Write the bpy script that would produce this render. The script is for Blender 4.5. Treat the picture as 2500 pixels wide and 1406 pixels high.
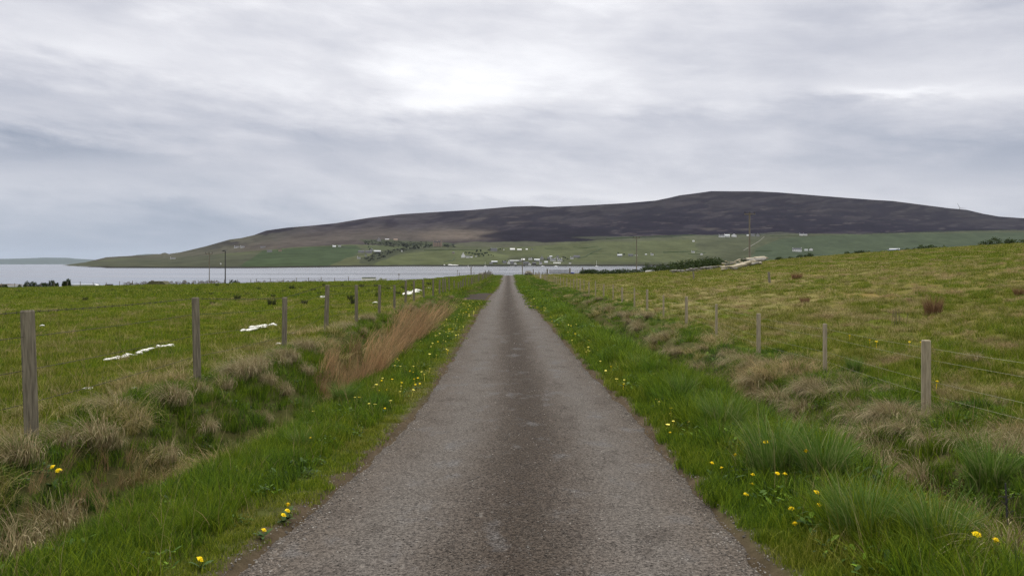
import bpy, bmesh, math, random
import numpy as np
from mathutils import Vector, Matrix

for _o in list(bpy.data.objects):
    bpy.data.objects.remove(_o)
SC = bpy.context.scene
COL = SC.collection
RNG = np.random.default_rng(7)
random.seed(7)

# ------------------------------------------------------------------ camera, sky, sun
F, CX, CY = 1900.0, 1240.0, 645.0          # focal length and vanishing point in photo pixels; the eye is the origin
SEA = -5.5
cam = bpy.data.cameras.new('camera')
cam.sensor_width = 36.0
cam.lens = F / 2500 * 36
cam.shift_x = 10 / 2500
cam.shift_y = -58 / 2500
cam.clip_start = 0.05
cam.clip_end = 60000
camo = bpy.data.objects.new('camera', cam)
COL.objects.link(camo)
camo.rotation_euler = (math.radians(90), 0, 0)
SC.camera = camo
SC.cycles.use_denoising = True
SC.cycles.denoising_prefilter = 'NONE'
SC.cycles.denoising_input_passes = 'RGB_ALBEDO_NORMAL'
SC.view_settings.view_transform = 'Standard'
SC.view_settings.look = 'None'
SC.view_settings.gamma = 1
SC.view_settings.exposure = 0.25
SUN_EL, SUN_AZ = 48.0, -12.0               # degrees; azimuth from the road's direction, west negative


class E:
    """a node socket with arithmetic"""
    def __init__(s, nt, sock):
        s.nt, s.k = nt, sock

    def op(s, o, b=None, c=None):
        n = s.nt.nodes.new('ShaderNodeMath')
        n.operation = o
        for i, v in enumerate((s, b, c)):
            if v is None:
                continue
            if isinstance(v, E):
                s.nt.links.new(v.k, n.inputs[i])
            else:
                n.inputs[i].default_value = v
        return E(s.nt, n.outputs[0])
    def __add__(s, b): return s.op('ADD', b)
    __radd__ = __add__
    def __mul__(s, b): return s.op('MULTIPLY', b)
    __rmul__ = __mul__
    def __sub__(s, b): return s.op('SUBTRACT', b)
    def __rsub__(s, b): return (s * -1.0) + b
    def __truediv__(s, b): return s.op('DIVIDE', b)
    def clamp(s):
        r = s.op('ADD', 0.0)
        r.k.node.use_clamp = True
        return r
    def smooth(s, a, b):
        n = s.nt.nodes.new('ShaderNodeMapRange')
        n.interpolation_type = 'SMOOTHSTEP'
        s.nt.links.new(s.k, n.inputs[0])
        n.inputs[1].default_value, n.inputs[2].default_value = a, b
        return E(s.nt, n.outputs[0])


def mixc(nt, f, a, b, mode='MIX'):
    n = nt.nodes.new('ShaderNodeMix')
    n.data_type = 'RGBA'
    n.blend_type = mode
    for i, v in ((0, f), (6, a), (7, b)):
        if isinstance(v, E):
            nt.links.new(v.k, n.inputs[i])
        elif i == 0:
            n.inputs[0].default_value = v
        else:
            n.inputs[i].default_value = (*v, 1)
    return E(nt, n.outputs[2])


def ramp(nt, f, stops, interp='LINEAR'):
    n = nt.nodes.new('ShaderNodeValToRGB')
    n.color_ramp.interpolation = interp
    el = n.color_ramp.elements
    while len(el) < len(stops):
        el.new(0.5)
    for e, (p, c) in zip(el, stops):
        e.position = p
        e.color = (*c, 1)
    nt.links.new(f.k, n.inputs[0])
    return E(nt, n.outputs[0])


def noise(nt, vec, scale, detail=4, rough=0.55, dist=0.0, dim='3D'):
    n = nt.nodes.new('ShaderNodeTexNoise')
    n.noise_dimensions = dim
    n.inputs['Scale'].default_value = scale
    n.inputs['Detail'].default_value = detail
    n.inputs['Roughness'].default_value = rough
    n.inputs['Distortion'].default_value = dist
    if vec is not None:
        nt.links.new(vec.k, n.inputs['Vector'])
    return E(nt, n.outputs[0])


def combine(nt, x, y, z):
    n = nt.nodes.new('ShaderNodeCombineXYZ')
    for i, v in enumerate((x, y, z)):
        if isinstance(v, E):
            nt.links.new(v.k, n.inputs[i])
        else:
            n.inputs[i].default_value = v
    return E(nt, n.outputs[0])


def build_world():
    w = bpy.data.worlds.new('World')
    SC.world = w
    w.use_nodes = True
    nt = w.node_tree
    nt.nodes.clear()
    out = nt.nodes.new('ShaderNodeOutputWorld')
    bg = nt.nodes.new('ShaderNodeBackground')
    sky = nt.nodes.new('ShaderNodeTexSky')
    sky.sky_type = 'NISHITA'
    sky.sun_disc = False
    sky.sun_elevation = math.radians(SUN_EL)
    sky.sun_rotation = math.radians(SUN_AZ)
    tc = nt.nodes.new('ShaderNodeTexCoord')
    sp = nt.nodes.new('ShaderNodeSeparateXYZ')
    nt.links.new(tc.outputs['Generated'], sp.inputs[0])
    x, y, z = (E(nt, sp.outputs[i]) for i in range(3))
    az = x.op('ARCTAN2', y) * 1900.0
    el = z.op('ARCSINE') * 1900.0
    zz = z.op('MAXIMUM', 0.0) + 0.10
    p = combine(nt, x / zz, y / zz, 0.0)                        # the cloud deck seen in perspective
    ps = combine(nt, (x / zz) * 0.35, y / zz, 3.0)
    n1 = noise(nt, p, 0.9, 5, 0.55, 0.3)
    n2 = noise(nt, ps, 1.6, 6, 0.58, 0.4)
    n3 = noise(nt, combine(nt, az * 0.0011, el * 0.0052 + az * 0.0004, 5.0), 1.7, 7, 0.58, 0.15)
    n4 = noise(nt, combine(nt, az * 0.0035, el * 0.012 + az * 0.0010, 1.0), 1.5, 6, 0.56, 0.2)
    ax = az + (n1 - 0.5) * 200.0 + (n4 - 0.5) * 260.0
    ey = el + (n3 - 0.5) * 150.0 + (n4 - 0.5) * 80.0
    lum = (n3 - 0.5) * 0.46 + (n2 - 0.5) * 0.10 + (n4 - 0.5) * 0.38 + 0.585
    lum = (lum - 0.57) * 1.25 + 0.52
    for a, e, ra, re, k in BLOBS:
        u = (ax - a) / ra
        v = (ey - e) / re
        g = ((u * u + v * v) * -1.0).op('EXPONENT') if False else (u * u + v * v + 1.0).op('POWER', -2.0)
        lum = lum + g * k
    lum = lum + el.smooth(620, 1100) * 0.10
    lum = lum.clamp()
    cloud = ramp(nt, lum, [(0.0, (.28, .318, .405)), (0.22, (.405, .432, .515)), (0.45, (.565, .575, .64)), (0.7, (.745, .745, .79)), (0.9, (.92, .92, .95)), (1.0, (.99, .985, 1.0))])
    haze = el.smooth(260, 0) * (az.smooth(300, -900) * 0.6 + az.smooth(500, 1300) * 0.2)
    cloud = mixc(nt, haze, cloud, (.335, .405, .525))
    cloud = mixc(nt, el.smooth(620, 1500) * .9, cloud, (.80, .775, .74))
    sk = nt.nodes.new('ShaderNodeMix')
    sk.data_type = 'RGBA'
    sk.blend_type = 'MULTIPLY'
    sk.inputs[0].default_value = 1
    nt.links.new(sky.outputs[0], sk.inputs[6])
    sk.inputs[7].default_value = (.10, .10, .10, 1)
    final = mixc(nt, 0.95, E(nt, sk.outputs[2]), cloud)
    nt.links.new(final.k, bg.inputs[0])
    # an overcast sky is brightest overhead
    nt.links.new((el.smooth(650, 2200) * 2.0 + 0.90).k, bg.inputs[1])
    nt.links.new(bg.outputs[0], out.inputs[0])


BLOBS = [  # azimuth, elevation, radii (1/1900 rad), strength: the bright and dark masses of the overcast
    (-20, 470, 460, 105, .26), (330, 640, 560, 170, .27), (-140, 395, 200, 40, .25),
    (-980, 450, 420, 55, .20), (-650, 420, 350, 40, .08), (-560, 600, 500, 60, .10),
    (-1050, 245, 430, 50, -.38), (-480, 300, 420, 75, -.22), (-1150, 350, 300, 40, -.16),
    (-1150, 560, 450, 50, -.08), (500, 330, 500, 50, -.12), (900, 500, 380, 70, -.16),
    (1080, 215, 480, 75, -.26), (880, 375, 260, 26, .34), (1230, 590, 260, 45, .18),
    (750, 620, 250, 40, -.12), (60, 165, 520, 26, .16), (-950, 60, 700, 110, -.30), (250, 240, 500, 60, -.02),
]
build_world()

sl = bpy.data.lights.new('sun', 'SUN')
sl.energy = 1.5
sl.angle = math.radians(28)
sl.color = (1.0, 0.96, 0.90)
so = bpy.data.objects.new('sun', sl)
COL.objects.link(so)
_d = Vector((math.sin(math.radians(SUN_AZ)) * math.cos(math.radians(SUN_EL)), math.cos(math.radians(SUN_AZ)) * math.cos(math.radians(SUN_EL)), math.sin(math.radians(SUN_EL))))
so.rotation_euler = _d.to_track_quat('Z', 'Y').to_euler()
so.location = (0, 0, 40)


# ------------------------------------------------------------------ numpy helpers
def _hash(ix, iy, seed):
    h = (ix.astype(np.int64) * 374761393 + iy.astype(np.int64) * 668265263 + seed * 982451653) & 0xffffffff
    h = ((h ^ (h >> 13)) * 1274126177) & 0xffffffff
    h = h ^ (h >> 16)
    return (h & 0xffffff) / float(0xffffff)


def vnoise(x, y, seed=0):
    x = np.asarray(x, float); y = np.asarray(y, float)
    ix = np.floor(x); iy = np.floor(y)
    fx = x - ix; fy = y - iy
    fx = fx * fx * (3 - 2 * fx); fy = fy * fy * (3 - 2 * fy)
    a = _hash(ix, iy, seed); b = _hash(ix + 1, iy, seed)
    c = _hash(ix, iy + 1, seed); d = _hash(ix + 1, iy + 1, seed)
    return (a * (1 - fx) + b * fx) * (1 - fy) + (c * (1 - fx) + d * fx) * fy


def fbm(x, y, seed=0, octs=4):
    s = 0; a = 1; t = 0
    for o in range(octs):
        s = s + a * vnoise(np.asarray(x) * 2 ** o, np.asarray(y) * 2 ** o, seed + o * 17)
        t += a; a *= 0.5
    return s / t


def sm(t, a, b):
    t = np.clip((np.asarray(t, float) - a) / (b - a), 0, 1)
    return t * t * (3 - 2 * t)


def table(pts, sig=3):
    ys = np.arange(-80, 700, 0.5)
    v = np.interp(ys, [p[0] for p in pts], [p[1] for p in pts])
    k = np.exp(-0.5 * (np.arange(-24, 25) / (sig * 2)) ** 2); k /= k.sum()
    v = np.convolve(np.pad(v, 24, mode='edge'), k, 'valid')
    return lambda y: np.interp(y, ys, v)


ROADZ = table([(-80, -1.0), (-20, -1.3), (0, -1.62), (5, -1.89), (8, -2.08), (10.5, -2.2), (18, -2.42), (24, -2.46), (48, -2.64), (75, -2.95), (100, -3.25), (140, -3.6), (180, -3.42), (212, -3.02), (240, -3.7), (280, -5.2), (310, -6.5), (700, -8)], 1.5)
ROADC = table([(-80, 0), (0, 0), (5, -.04), (8, .1), (10.5, .25), (18, .2), (24, .18), (48, 0), (700, 0)], 1.2)
LZ = table([(-80, -1.0), (0, -1.48), (5, -1.53), (10, -1.58), (18, -1.68), (33, -1.77), (60, -2.1), (91, -2.5), (150, -2.9), (205, -2.85), (240, -3.6), (280, -5.2), (310, -6.5), (700, -8)])
RZ = table([(-80, -1.2), (0, -1.8), (8, -1.97), (15, -2.07), (22, -2.1), (30, -2.0), (40, -2.02), (60, -2.2), (100, -2.5), (150, -2.9), (205, -2.85), (240, -3.6), (280, -5.2), (310, -6.5), (700, -8)])
HW = 1.65


def ground(x, y, micro=True):
    x = np.asarray(x, float); y = np.asarray(y, float)
    zr = ROADZ(y); c = ROADC(y)
    u = x - c
    l = -u - HW
    r = u - HW
    # left: verge, ditch, bank, pasture
    yc = np.interp(x, [-18, -8], [150, 222])
    slope = np.interp(y, [0, 20, 60, 150], [0, 0, .009, .019])
    zf = LZ(y) + slope * np.clip(x + 4.3, -260, 0)
    zf = zf - .065 * np.clip(y - yc, 0, 60) - .02 * np.clip(y - yc - 60, 0, 300)
    spit = (-5.28 + .0 * x) * 1.0
    sp = sm(x, -116, -132) * sm(y, 150, 165) * sm(y, 232, 205)
    zf = np.where(sp > 0, np.maximum(zf, spit * sp + (1 - sp) * -7), zf)
    lay = sm(y, 56, 60) * sm(y, 82, 77)                              # the lay-by is level with the road
    dip = -.14 * np.exp(-((l - 1.62) / .26) ** 2) * (1 - lay)
    verge = .05 * sm(l, .1, .7) * (1 - sm(l, 1.2, 1.7))
    zl = (zr + verge + dip) * (1 - sm(l, 1.65 + .6 * lay, 2.5 + .5 * lay)) + zf * sm(l, 1.65 + .6 * lay, 2.5 + .5 * lay)
    # right: verge, ditch, bank, rising field
    off = np.clip(x - 5.6, 0, 90)
    D = .12 * off - .0006 * off ** 2
    D = D - .34 * np.exp(-((off - 18) / 9.0) ** 2) * sm(y, 65, 100)
    D = D * np.interp(y, [-60, 95, 110, 140, 170, 200, 260], [1, 1, .97, .7, .46, .3, 0])
    zR = RZ(y) + D - .02 * np.clip(y - 215, 0, 200)
    dipr = -.55 * np.exp(-((r - 2.15) / .40) ** 2) * sm(y, 90, 50)
    vr = .12 * sm(r, .25, 1.0) * (1 - sm(r, 1.5, 2.0))
    zq = (zr + vr + dipr) * (1 - sm(r, 2.1, 3.5)) + zR * sm(r, 2.1, 3.5) + dipr * 0.35 * sm(r, 2.1, 3.5)
    z = np.where(u < 0, zl, zq)
    inroad = (l < 0.02) & (r < 0.02)
    z = np.where(inroad, zr - .05, z)
    if micro:
        amp = np.where(u < 0, sm(l, .05, .6), sm(r, .05, .6)) * (1 - lay * sm(l, 2.4, 2.0) * (u < 0))
        rough = np.where(u < 0, sm(l, 1.1, 1.6) * (1 - .6 * sm(l, 2.6, 3.2)), sm(r, 1.4, 2.2) * (1 - .35 * sm(r, 4.4, 6)))
        z = z + amp * (.05 * (fbm(x * 1.1, y * 1.1, 3, 3) - .5) + rough * .40 * (fbm(x * 1.5 + 7, y * 1.3, 11, 3) - .5))
        z = z + amp * .25 * sm(y, 30, 80) * (fbm(x * .09, y * .09, 23, 3) - .5) * sm(np.abs(u), 6, 14)
    return z


def on_ground(px, py, h=0.0, y0=3.0, y1=260.0):
    """the point where the line of sight through a photo pixel comes within h of the ground"""
    ys = np.exp(np.linspace(math.log(y0), math.log(y1), 1500))
    xs = (px - CX) * ys / F
    zs = -(py - CY) * ys / F
    d = zs - (ground(xs, ys) + h)
    k = np.argmax(d <= 0)
    if d[k] > 0:
        k = len(ys) - 1
    return float(xs[k]), float(ys[k]), float(ground(xs[k], ys[k]))


def at(px, py, Y):
    return Vector(((px - CX) * Y / F, Y, -(py - CY) * Y / F))


def new_mesh(name, V, quads=None, tris=None, colors=None, cname='Col', smooth=False):
    me = bpy.data.meshes.new(name)
    V = np.asarray(V, np.float32)
    q = np.zeros((0, 4), np.int32) if quads is None else np.asarray(quads, np.int32).reshape(-1, 4)
    t = np.zeros((0, 3), np.int32) if tris is None else np.asarray(tris, np.int32).reshape(-1, 3)
    me.vertices.add(len(V))
    me.vertices.foreach_set('co', V.ravel())
    me.loops.add(q.size + t.size)
    me.loops.foreach_set('vertex_index', np.concatenate([q.ravel(), t.ravel()]).astype(np.int32))
    me.polygons.add(len(q) + len(t))
    st = np.concatenate([np.arange(len(q)) * 4, q.size + np.arange(len(t)) * 3]).astype(np.int32)
    me.polygons.foreach_set('loop_start', st)
    me.update(calc_edges=True)
    if smooth:
        me.polygons.foreach_set('use_smooth', np.ones(len(me.polygons), bool))
    if colors is not None:
        a = me.color_attributes.new(cname, 'FLOAT_COLOR', 'POINT')
        c = np.ones((len(V), 4), np.float32)
        c[:, :colors.shape[1]] = colors
        a.data.foreach_set('color', c.ravel())
    me.validate()
    return me


def grid_quads(nx, ny):
    i = np.arange(nx * ny).reshape(ny, nx)
    return np.stack([i[:-1, :-1], i[:-1, 1:], i[1:, 1:], i[1:, :-1]], -1).reshape(-1, 4)


def link(name, me, mat=None, parent=None, loc=None):
    o = bpy.data.objects.new(name, me)
    COL.objects.link(o)
    if mat is not None and me is not None and len(me.materials) == 0:
        me.materials.append(mat)
    if parent is not None:
        o.parent = parent
    if loc is not None:
        o.location = loc
    return o


def tag(o, label=None, cat=None, group=None, kind=None):
    if label: o['label'] = label
    if cat: o['category'] = cat
    if group: o['group'] = group
    if kind: o['kind'] = kind
    return o


def thing(name, label, cat, loc, rotz=0.0, group=None):
    o = bpy.data.objects.new(name, None)
    o.empty_display_size = 0.1
    COL.objects.link(o)
    o.location = loc
    o.rotation_euler = (0, 0, rotz)
    return tag(o, label, cat, group)


def copy_tree(o, parent=None):
    c = o.copy()
    COL.objects.link(c)
    if parent is not None:
        c.parent = parent
    for ch in list(o.children):
        copy_tree(ch, c)
    return c


class MB:
    """collects boxes, tubes, blobs; build() links them as one mesh object"""
    def __init__(s):
        s.bm = bmesh.new()

    def box(s, c, size, rotz=0.0, jit=0.0, rot=None, bevel=0.0):
        M = Matrix.Translation(c) @ (rot.to_4x4() if rot is not None else Matrix.Rotation(rotz, 4, 'Z')) @ Matrix.Diagonal((*size, 1))
        g = bmesh.ops.create_cube(s.bm, size=1.0, matrix=M)
        if jit:
            for v in g['verts']:
                v.co += Vector([random.uniform(-jit, jit) * q for q in size])
        if bevel:
            ed = {e for v in g['verts'] for e in v.link_edges}
            bmesh.ops.bevel(s.bm, geom=list(ed), offset=bevel, segments=1, affect='EDGES')
        return s

    def tube(s, a, b, r0, r1=None, n=8, caps=True):
        r1 = r0 if r1 is None else r1
        a = Vector(a); b = Vector(b)
        d = (b - a)
        q = d.to_track_quat('Z', 'Y').to_matrix().to_4x4()
        M = Matrix.Translation((a + b) / 2) @ q
        bmesh.ops.create_cone(s.bm, cap_ends=caps, segments=n, radius1=r0, radius2=r1, depth=d.length, matrix=M)
        return s

    def rock(s, c, size, seed=0, sub=2, amp=.25, rotz=0):
        M = Matrix.Translation(c) @ Matrix.Rotation(rotz, 4, 'Z') @ Matrix.Diagonal((*size, 1))
        g = bmesh.ops.create_icosphere(s.bm, subdivisions=sub, radius=.5)
        rr = random.Random(seed)
        ax = [Vector((rr.uniform(-1, 1), rr.uniform(-1, 1), rr.uniform(-1, 1))).normalized() for _ in range(7)]
        for v in g['verts']:
            n = v.co.normalized()
            k = 1 + sum((1 if i % 2 else -1) * amp * max(0, n.dot(q)) ** 3 for i, q in enumerate(ax))
            v.co = M @ (v.co * k)
        return s

    def prism(s, pts, y0, y1):
        """a polygon in the xz plane extruded from y0 to y1"""
        a = [s.bm.verts.new((p[0], y0, p[1])) for p in pts]
        b = [s.bm.verts.new((p[0], y1, p[1])) for p in pts]
        s.bm.faces.new(a); s.bm.faces.new(b[::-1])
        for i in range(len(a)):
            j = (i + 1) % len(a)
            s.bm.faces.new((a[j], a[i], b[i], b[j]))
        return s

    def build(s, name, mat, parent=None, loc=None, smooth=False):
        bmesh.ops.recalc_face_normals(s.bm, faces=s.bm.faces)
        me = bpy.data.meshes.new(name)
        s.bm.to_mesh(me); s.bm.free()
        if smooth:
            me.polygons.foreach_set('use_smooth', np.ones(len(me.polygons), bool))
        return link(name, me, mat, parent, loc)


# ------------------------------------------------------------------ materials
def mat_new(name):
    m = bpy.data.materials.new(name)
    m.use_nodes = True
    nt = m.node_tree
    b = nt.nodes['Principled BSDF']
    return m, nt, b


def coords(nt, which='Object'):
    tc = nt.nodes.new('ShaderNodeTexCoord')
    return E(nt, tc.outputs[which])


def position(nt):
    g = nt.nodes.new('ShaderNodeNewGeometry')
    return E(nt, g.outputs['Position'])


def vscale(nt, v, s):
    n = nt.nodes.new('ShaderNodeVectorMath'); n.operation = 'MULTIPLY'
    nt.links.new(v.k, n.inputs[0]); n.inputs[1].default_value = s
    return E(nt, n.outputs[0])


def attr(nt, name, typ='GEOMETRY', out='Color'):
    n = nt.nodes.new('ShaderNodeAttribute')
    n.attribute_name = name; n.attribute_type = typ
    return E(nt, n.outputs[out])


def bump(nt, b, h, strength=0.4, dist=0.02):
    n = nt.nodes.new('ShaderNodeBump')
    n.inputs['Strength'].default_value = strength
    n.inputs['Distance'].default_value = dist
    nt.links.new(h.k, n.inputs['Height'])
    nt.links.new(n.outputs[0], b.inputs['Normal'])


def simple(name, c0, c1=None, scale=6.0, rough=.85, stretch=(1, 1, 1), bmp=.2, dist=.01, metal=0):
    """two tones mixed by noise in the thing's own space"""
    m, nt, b = mat_new(name)
    c1 = c1 or tuple(v * .6 for v in c0)
    v = vscale(nt, coords(nt), stretch)
    n = noise(nt, v, scale, 6, .6)
    nt.links.new(mixc(nt, n.smooth(.3, .72), c0, c1).k, b.inputs['Base Color'])
    b.inputs['Roughness'].default_value = rough
    b.inputs['Metallic'].default_value = metal
    b.inputs['Specular IOR Level'].default_value = .12
    if bmp:
        bump(nt, b, noise(nt, v, scale * 3, 5, .6), bmp, dist)
    return m


M_WOOD_L = simple('grey_weathered_wood', (.215, .190, .140), (.085, .074, .054), 9, .9, (5, 5, .45), .5, .006)
M_WOOD_R = simple('pale_weathered_wood', (.33, .285, .20), (.20, .17, .115), 9, .9, (5, 5, .45), .5, .006)
M_WIRE = simple('galvanised_wire', (.30, .285, .20), (.24, .23, .17), 4, .5, bmp=0, metal=.3)
M_WIRE_D = simple('rusty_wire', (.06, .05, .042), (.03, .025, .02), 4, .7, bmp=0)
M_STONE = simple('grey_stone', (.20, .19, .165), (.10, .095, .08), 3, .9, bmp=.5, dist=.03)
M_FLAG = simple('pale_flagstone', (.36, .32, .235), (.20, .175, .125), 2.2, .9, (1, 1, 3), .5, .03)
M_WHITE = simple('white_harl', (.66, .66, .64), (.55, .55, .54), .6, .85, bmp=.1)
M_GREYWALL = simple('grey_harl', (.26, .26, .26), (.19, .19, .19), .5, .9, bmp=.1)
M_TANWALL = simple('sandstone_wall', (.30, .23, .175), (.21, .165, .13), .4, .9, bmp=.2)
M_SLATE = simple('slate_roof', (.062, .065, .075), (.10, .10, .11), .7, .7, bmp=.1)
M_PALEROOF = simple('pale_sheet_roof', (.50, .52, .53), (.38, .40, .41), .5, .6, bmp=.05)
M_WINDOW = simple('dark_window', (.025, .028, .035), (.04, .045, .05), 1, .25, bmp=0)
M_DARK = simple('dark_timber', (.035, .034, .036), (.06, .058, .055), 1, .9, bmp=.1)
M_POLE = simple('creosoted_pole', (.19, .17, .135), (.12, .105, .085), 3, .9, (3, 3, .3), .3, .01)
M_STEEL = simple('galvanised_steel', (.42, .43, .43), (.30, .31, .31), 3, .5, bmp=.05, metal=.4)
M_GATE = simple('weathered_gate_steel', (.14, .14, .145), (.09, .09, .095), 3, .6, bmp=.05)
M_BLUE = simple('blue_sheeting', (.10, .16, .34), (.16, .22, .40), .8, .6, bmp=.1)
M_PLASTIC = simple('white_plastic_film', (.74, .73, .68), (.50, .49, .43), 7, .45, bmp=.5, dist=.02)
M_TAR = simple('blue_tarpaulin', (.02, .03, .11), (.03, .04, .16), 2, .5, bmp=.4, dist=.05)
M_LEAF = simple('hedge_leaf', (.040, .062, .016), (.022, .036, .010), .8, .8, bmp=0)
M_TREELEAF = simple('tree_leaf', (.030, .046, .022), (.018, .030, .014), .1, .85, bmp=0)
M_DRYLEAF = simple('dry_stem', (.15, .12, .075), (.09, .075, .05), .8, .9, bmp=0)
M_YELLOW = simple('dandelion_yellow', (.82, .62, .004), (.74, .48, .003), 60, .7, bmp=0)
M_PALEYEL = simple('pale_yellow_petal', (.78, .70, .16), (.72, .60, .08), 40, .7, bmp=0)
M_STEM = simple('flower_stem', (.16, .20, .05), (.12, .10, .04), 20, .8, bmp=0)
M_SHELL = simple('white_enamel', (.80, .80, .78), (.7, .7, .69), .5, .35, bmp=0)


def grass_material():
    m, nt, b = mat_new('grass_blade')
    tint = attr(nt, 'tint', 'INSTANCER', 'Fac')
    br = attr(nt, 'bright', 'INSTANCER', 'Fac')
    v = attr(nt, 'Col')
    sp = nt.nodes.new('ShaderNodeSeparateColor'); nt.links.new(v.k, sp.inputs[0])
    rnd, hh = E(nt, sp.outputs[0]), E(nt, sp.outputs[1])
    t = (tint + (rnd - .5) * .30 + (hh - .5) * .06).clamp()
    col = ramp(nt, t, [(0.0, (.034, .072, .014)), (.2, (.080, .142, .010)), (.40, (.112, .148, .007)), (.58, (.165, .166, .028)), (.74, (.27, .225, .105)), (.88, (.26, .18, .092)), (1.0, (.24, .15, .078))])
    k = (br * (rnd * 1.0 + .5))
    cc = nt.nodes.new('ShaderNodeMix'); cc.data_type = 'RGBA'; cc.blend_type = 'MULTIPLY'; cc.inputs[0].default_value = 1
    nt.links.new(col.k, cc.inputs[6])
    nt.links.new(combine(nt, k, k, k).k, cc.inputs[7])
    nt.links.new(cc.outputs[2], b.inputs['Base Color'])
    b.inputs['Roughness'].default_value = .6
    b.inputs['Specular IOR Level'].default_value = .10
    tr = nt.nodes.new('ShaderNodeBsdfTranslucent')
    nt.links.new(cc.outputs[2], tr.inputs[0])
    ms = nt.nodes.new('ShaderNodeMixShader'); ms.inputs[0].default_value = .3
    nt.links.new(b.outputs[0], ms.inputs[1]); nt.links.new(tr.outputs[0], ms.inputs[2])
    nt.links.new(ms.outputs[0], nt.nodes['Material Output'].inputs[0])
    return m


M_GRASS = grass_material()


def tuft_material(name, stops, jitter=.35):
    """for tussocks that are things of their own: colour by blade"""
    m, nt, b = mat_new(name)
    v = attr(nt, 'Col')
    sp = nt.nodes.new('ShaderNodeSeparateColor'); nt.links.new(v.k, sp.inputs[0])
    rnd = E(nt, sp.outputs[0])
    col = ramp(nt, rnd, stops)
    nt.links.new(col.k, b.inputs['Base Color'])
    b.inputs['Roughness'].default_value = .6
    b.inputs['Specular IOR Level'].default_value = .10
    tr = nt.nodes.new('ShaderNodeBsdfTranslucent')
    nt.links.new(col.k, tr.inputs[0])
    ms = nt.nodes.new('ShaderNodeMixShader'); ms.inputs[0].default_value = .3
    nt.links.new(b.outputs[0], ms.inputs[1]); nt.links.new(tr.outputs[0], ms.inputs[2])
    nt.links.new(ms.outputs[0], nt.nodes['Material Output'].inputs[0])
    return m


M_TUFT_G = tuft_material('green_tussock_blade', [(0, (.050, .105, .016)), (.55, (.098, .168, .024)), (.9, (.17, .215, .065)), (1, (.26, .24, .11))])
M_TUFT_B = tuft_material('dead_tussock_blade', [(0, (.12, .09, .042)), (.4, (.26, .21, .11)), (.75, (.40, .335, .20)), (1, (.09, .12, .03))])
M_RUSH = tuft_material('dark_rush_stem', [(0, (.018, .030, .010)), (.7, (.040, .055, .018)), (1, (.10, .085, .04))])
M_RUSTY = tuft_material('rusty_rush_stem', [(0, (.10, .055, .028)), (.6, (.20, .115, .06)), (1, (.30, .20, .11))])


def ground_material():
    m, nt, b = mat_new('ground')
    base = attr(nt, 'Col')
    p = position(nt)
    n1 = noise(nt, p, 9.0, 6, .65)
    n2 = noise(nt, p, 1.1, 5, .6)
    n3 = noise(nt, vscale(nt, p, (1, .35, 1)), .55, 5, .65)
    k = (n1 - .5) * 1.3 + (n2 - .5) * .8 + 1.0
    kk = combine(nt, k, k, k)
    c = mixc(nt, 1.0, base, kk, 'MULTIPLY')
    dry = mixc(nt, 1.0, base, (2.1, 1.55, 1.9), 'MULTIPLY')
    c = mixc(nt, n3.smooth(.58, .72) * .5, c, dry)
    nt.links.new(c.k, b.inputs['Base Color'])
    b.inputs['Roughness'].default_value = 1.0
    b.inputs['Specular IOR Level'].default_value = .0
    bump(nt, b, noise(nt, p, 14, 5, .7), .7, .06)
    return m


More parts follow.
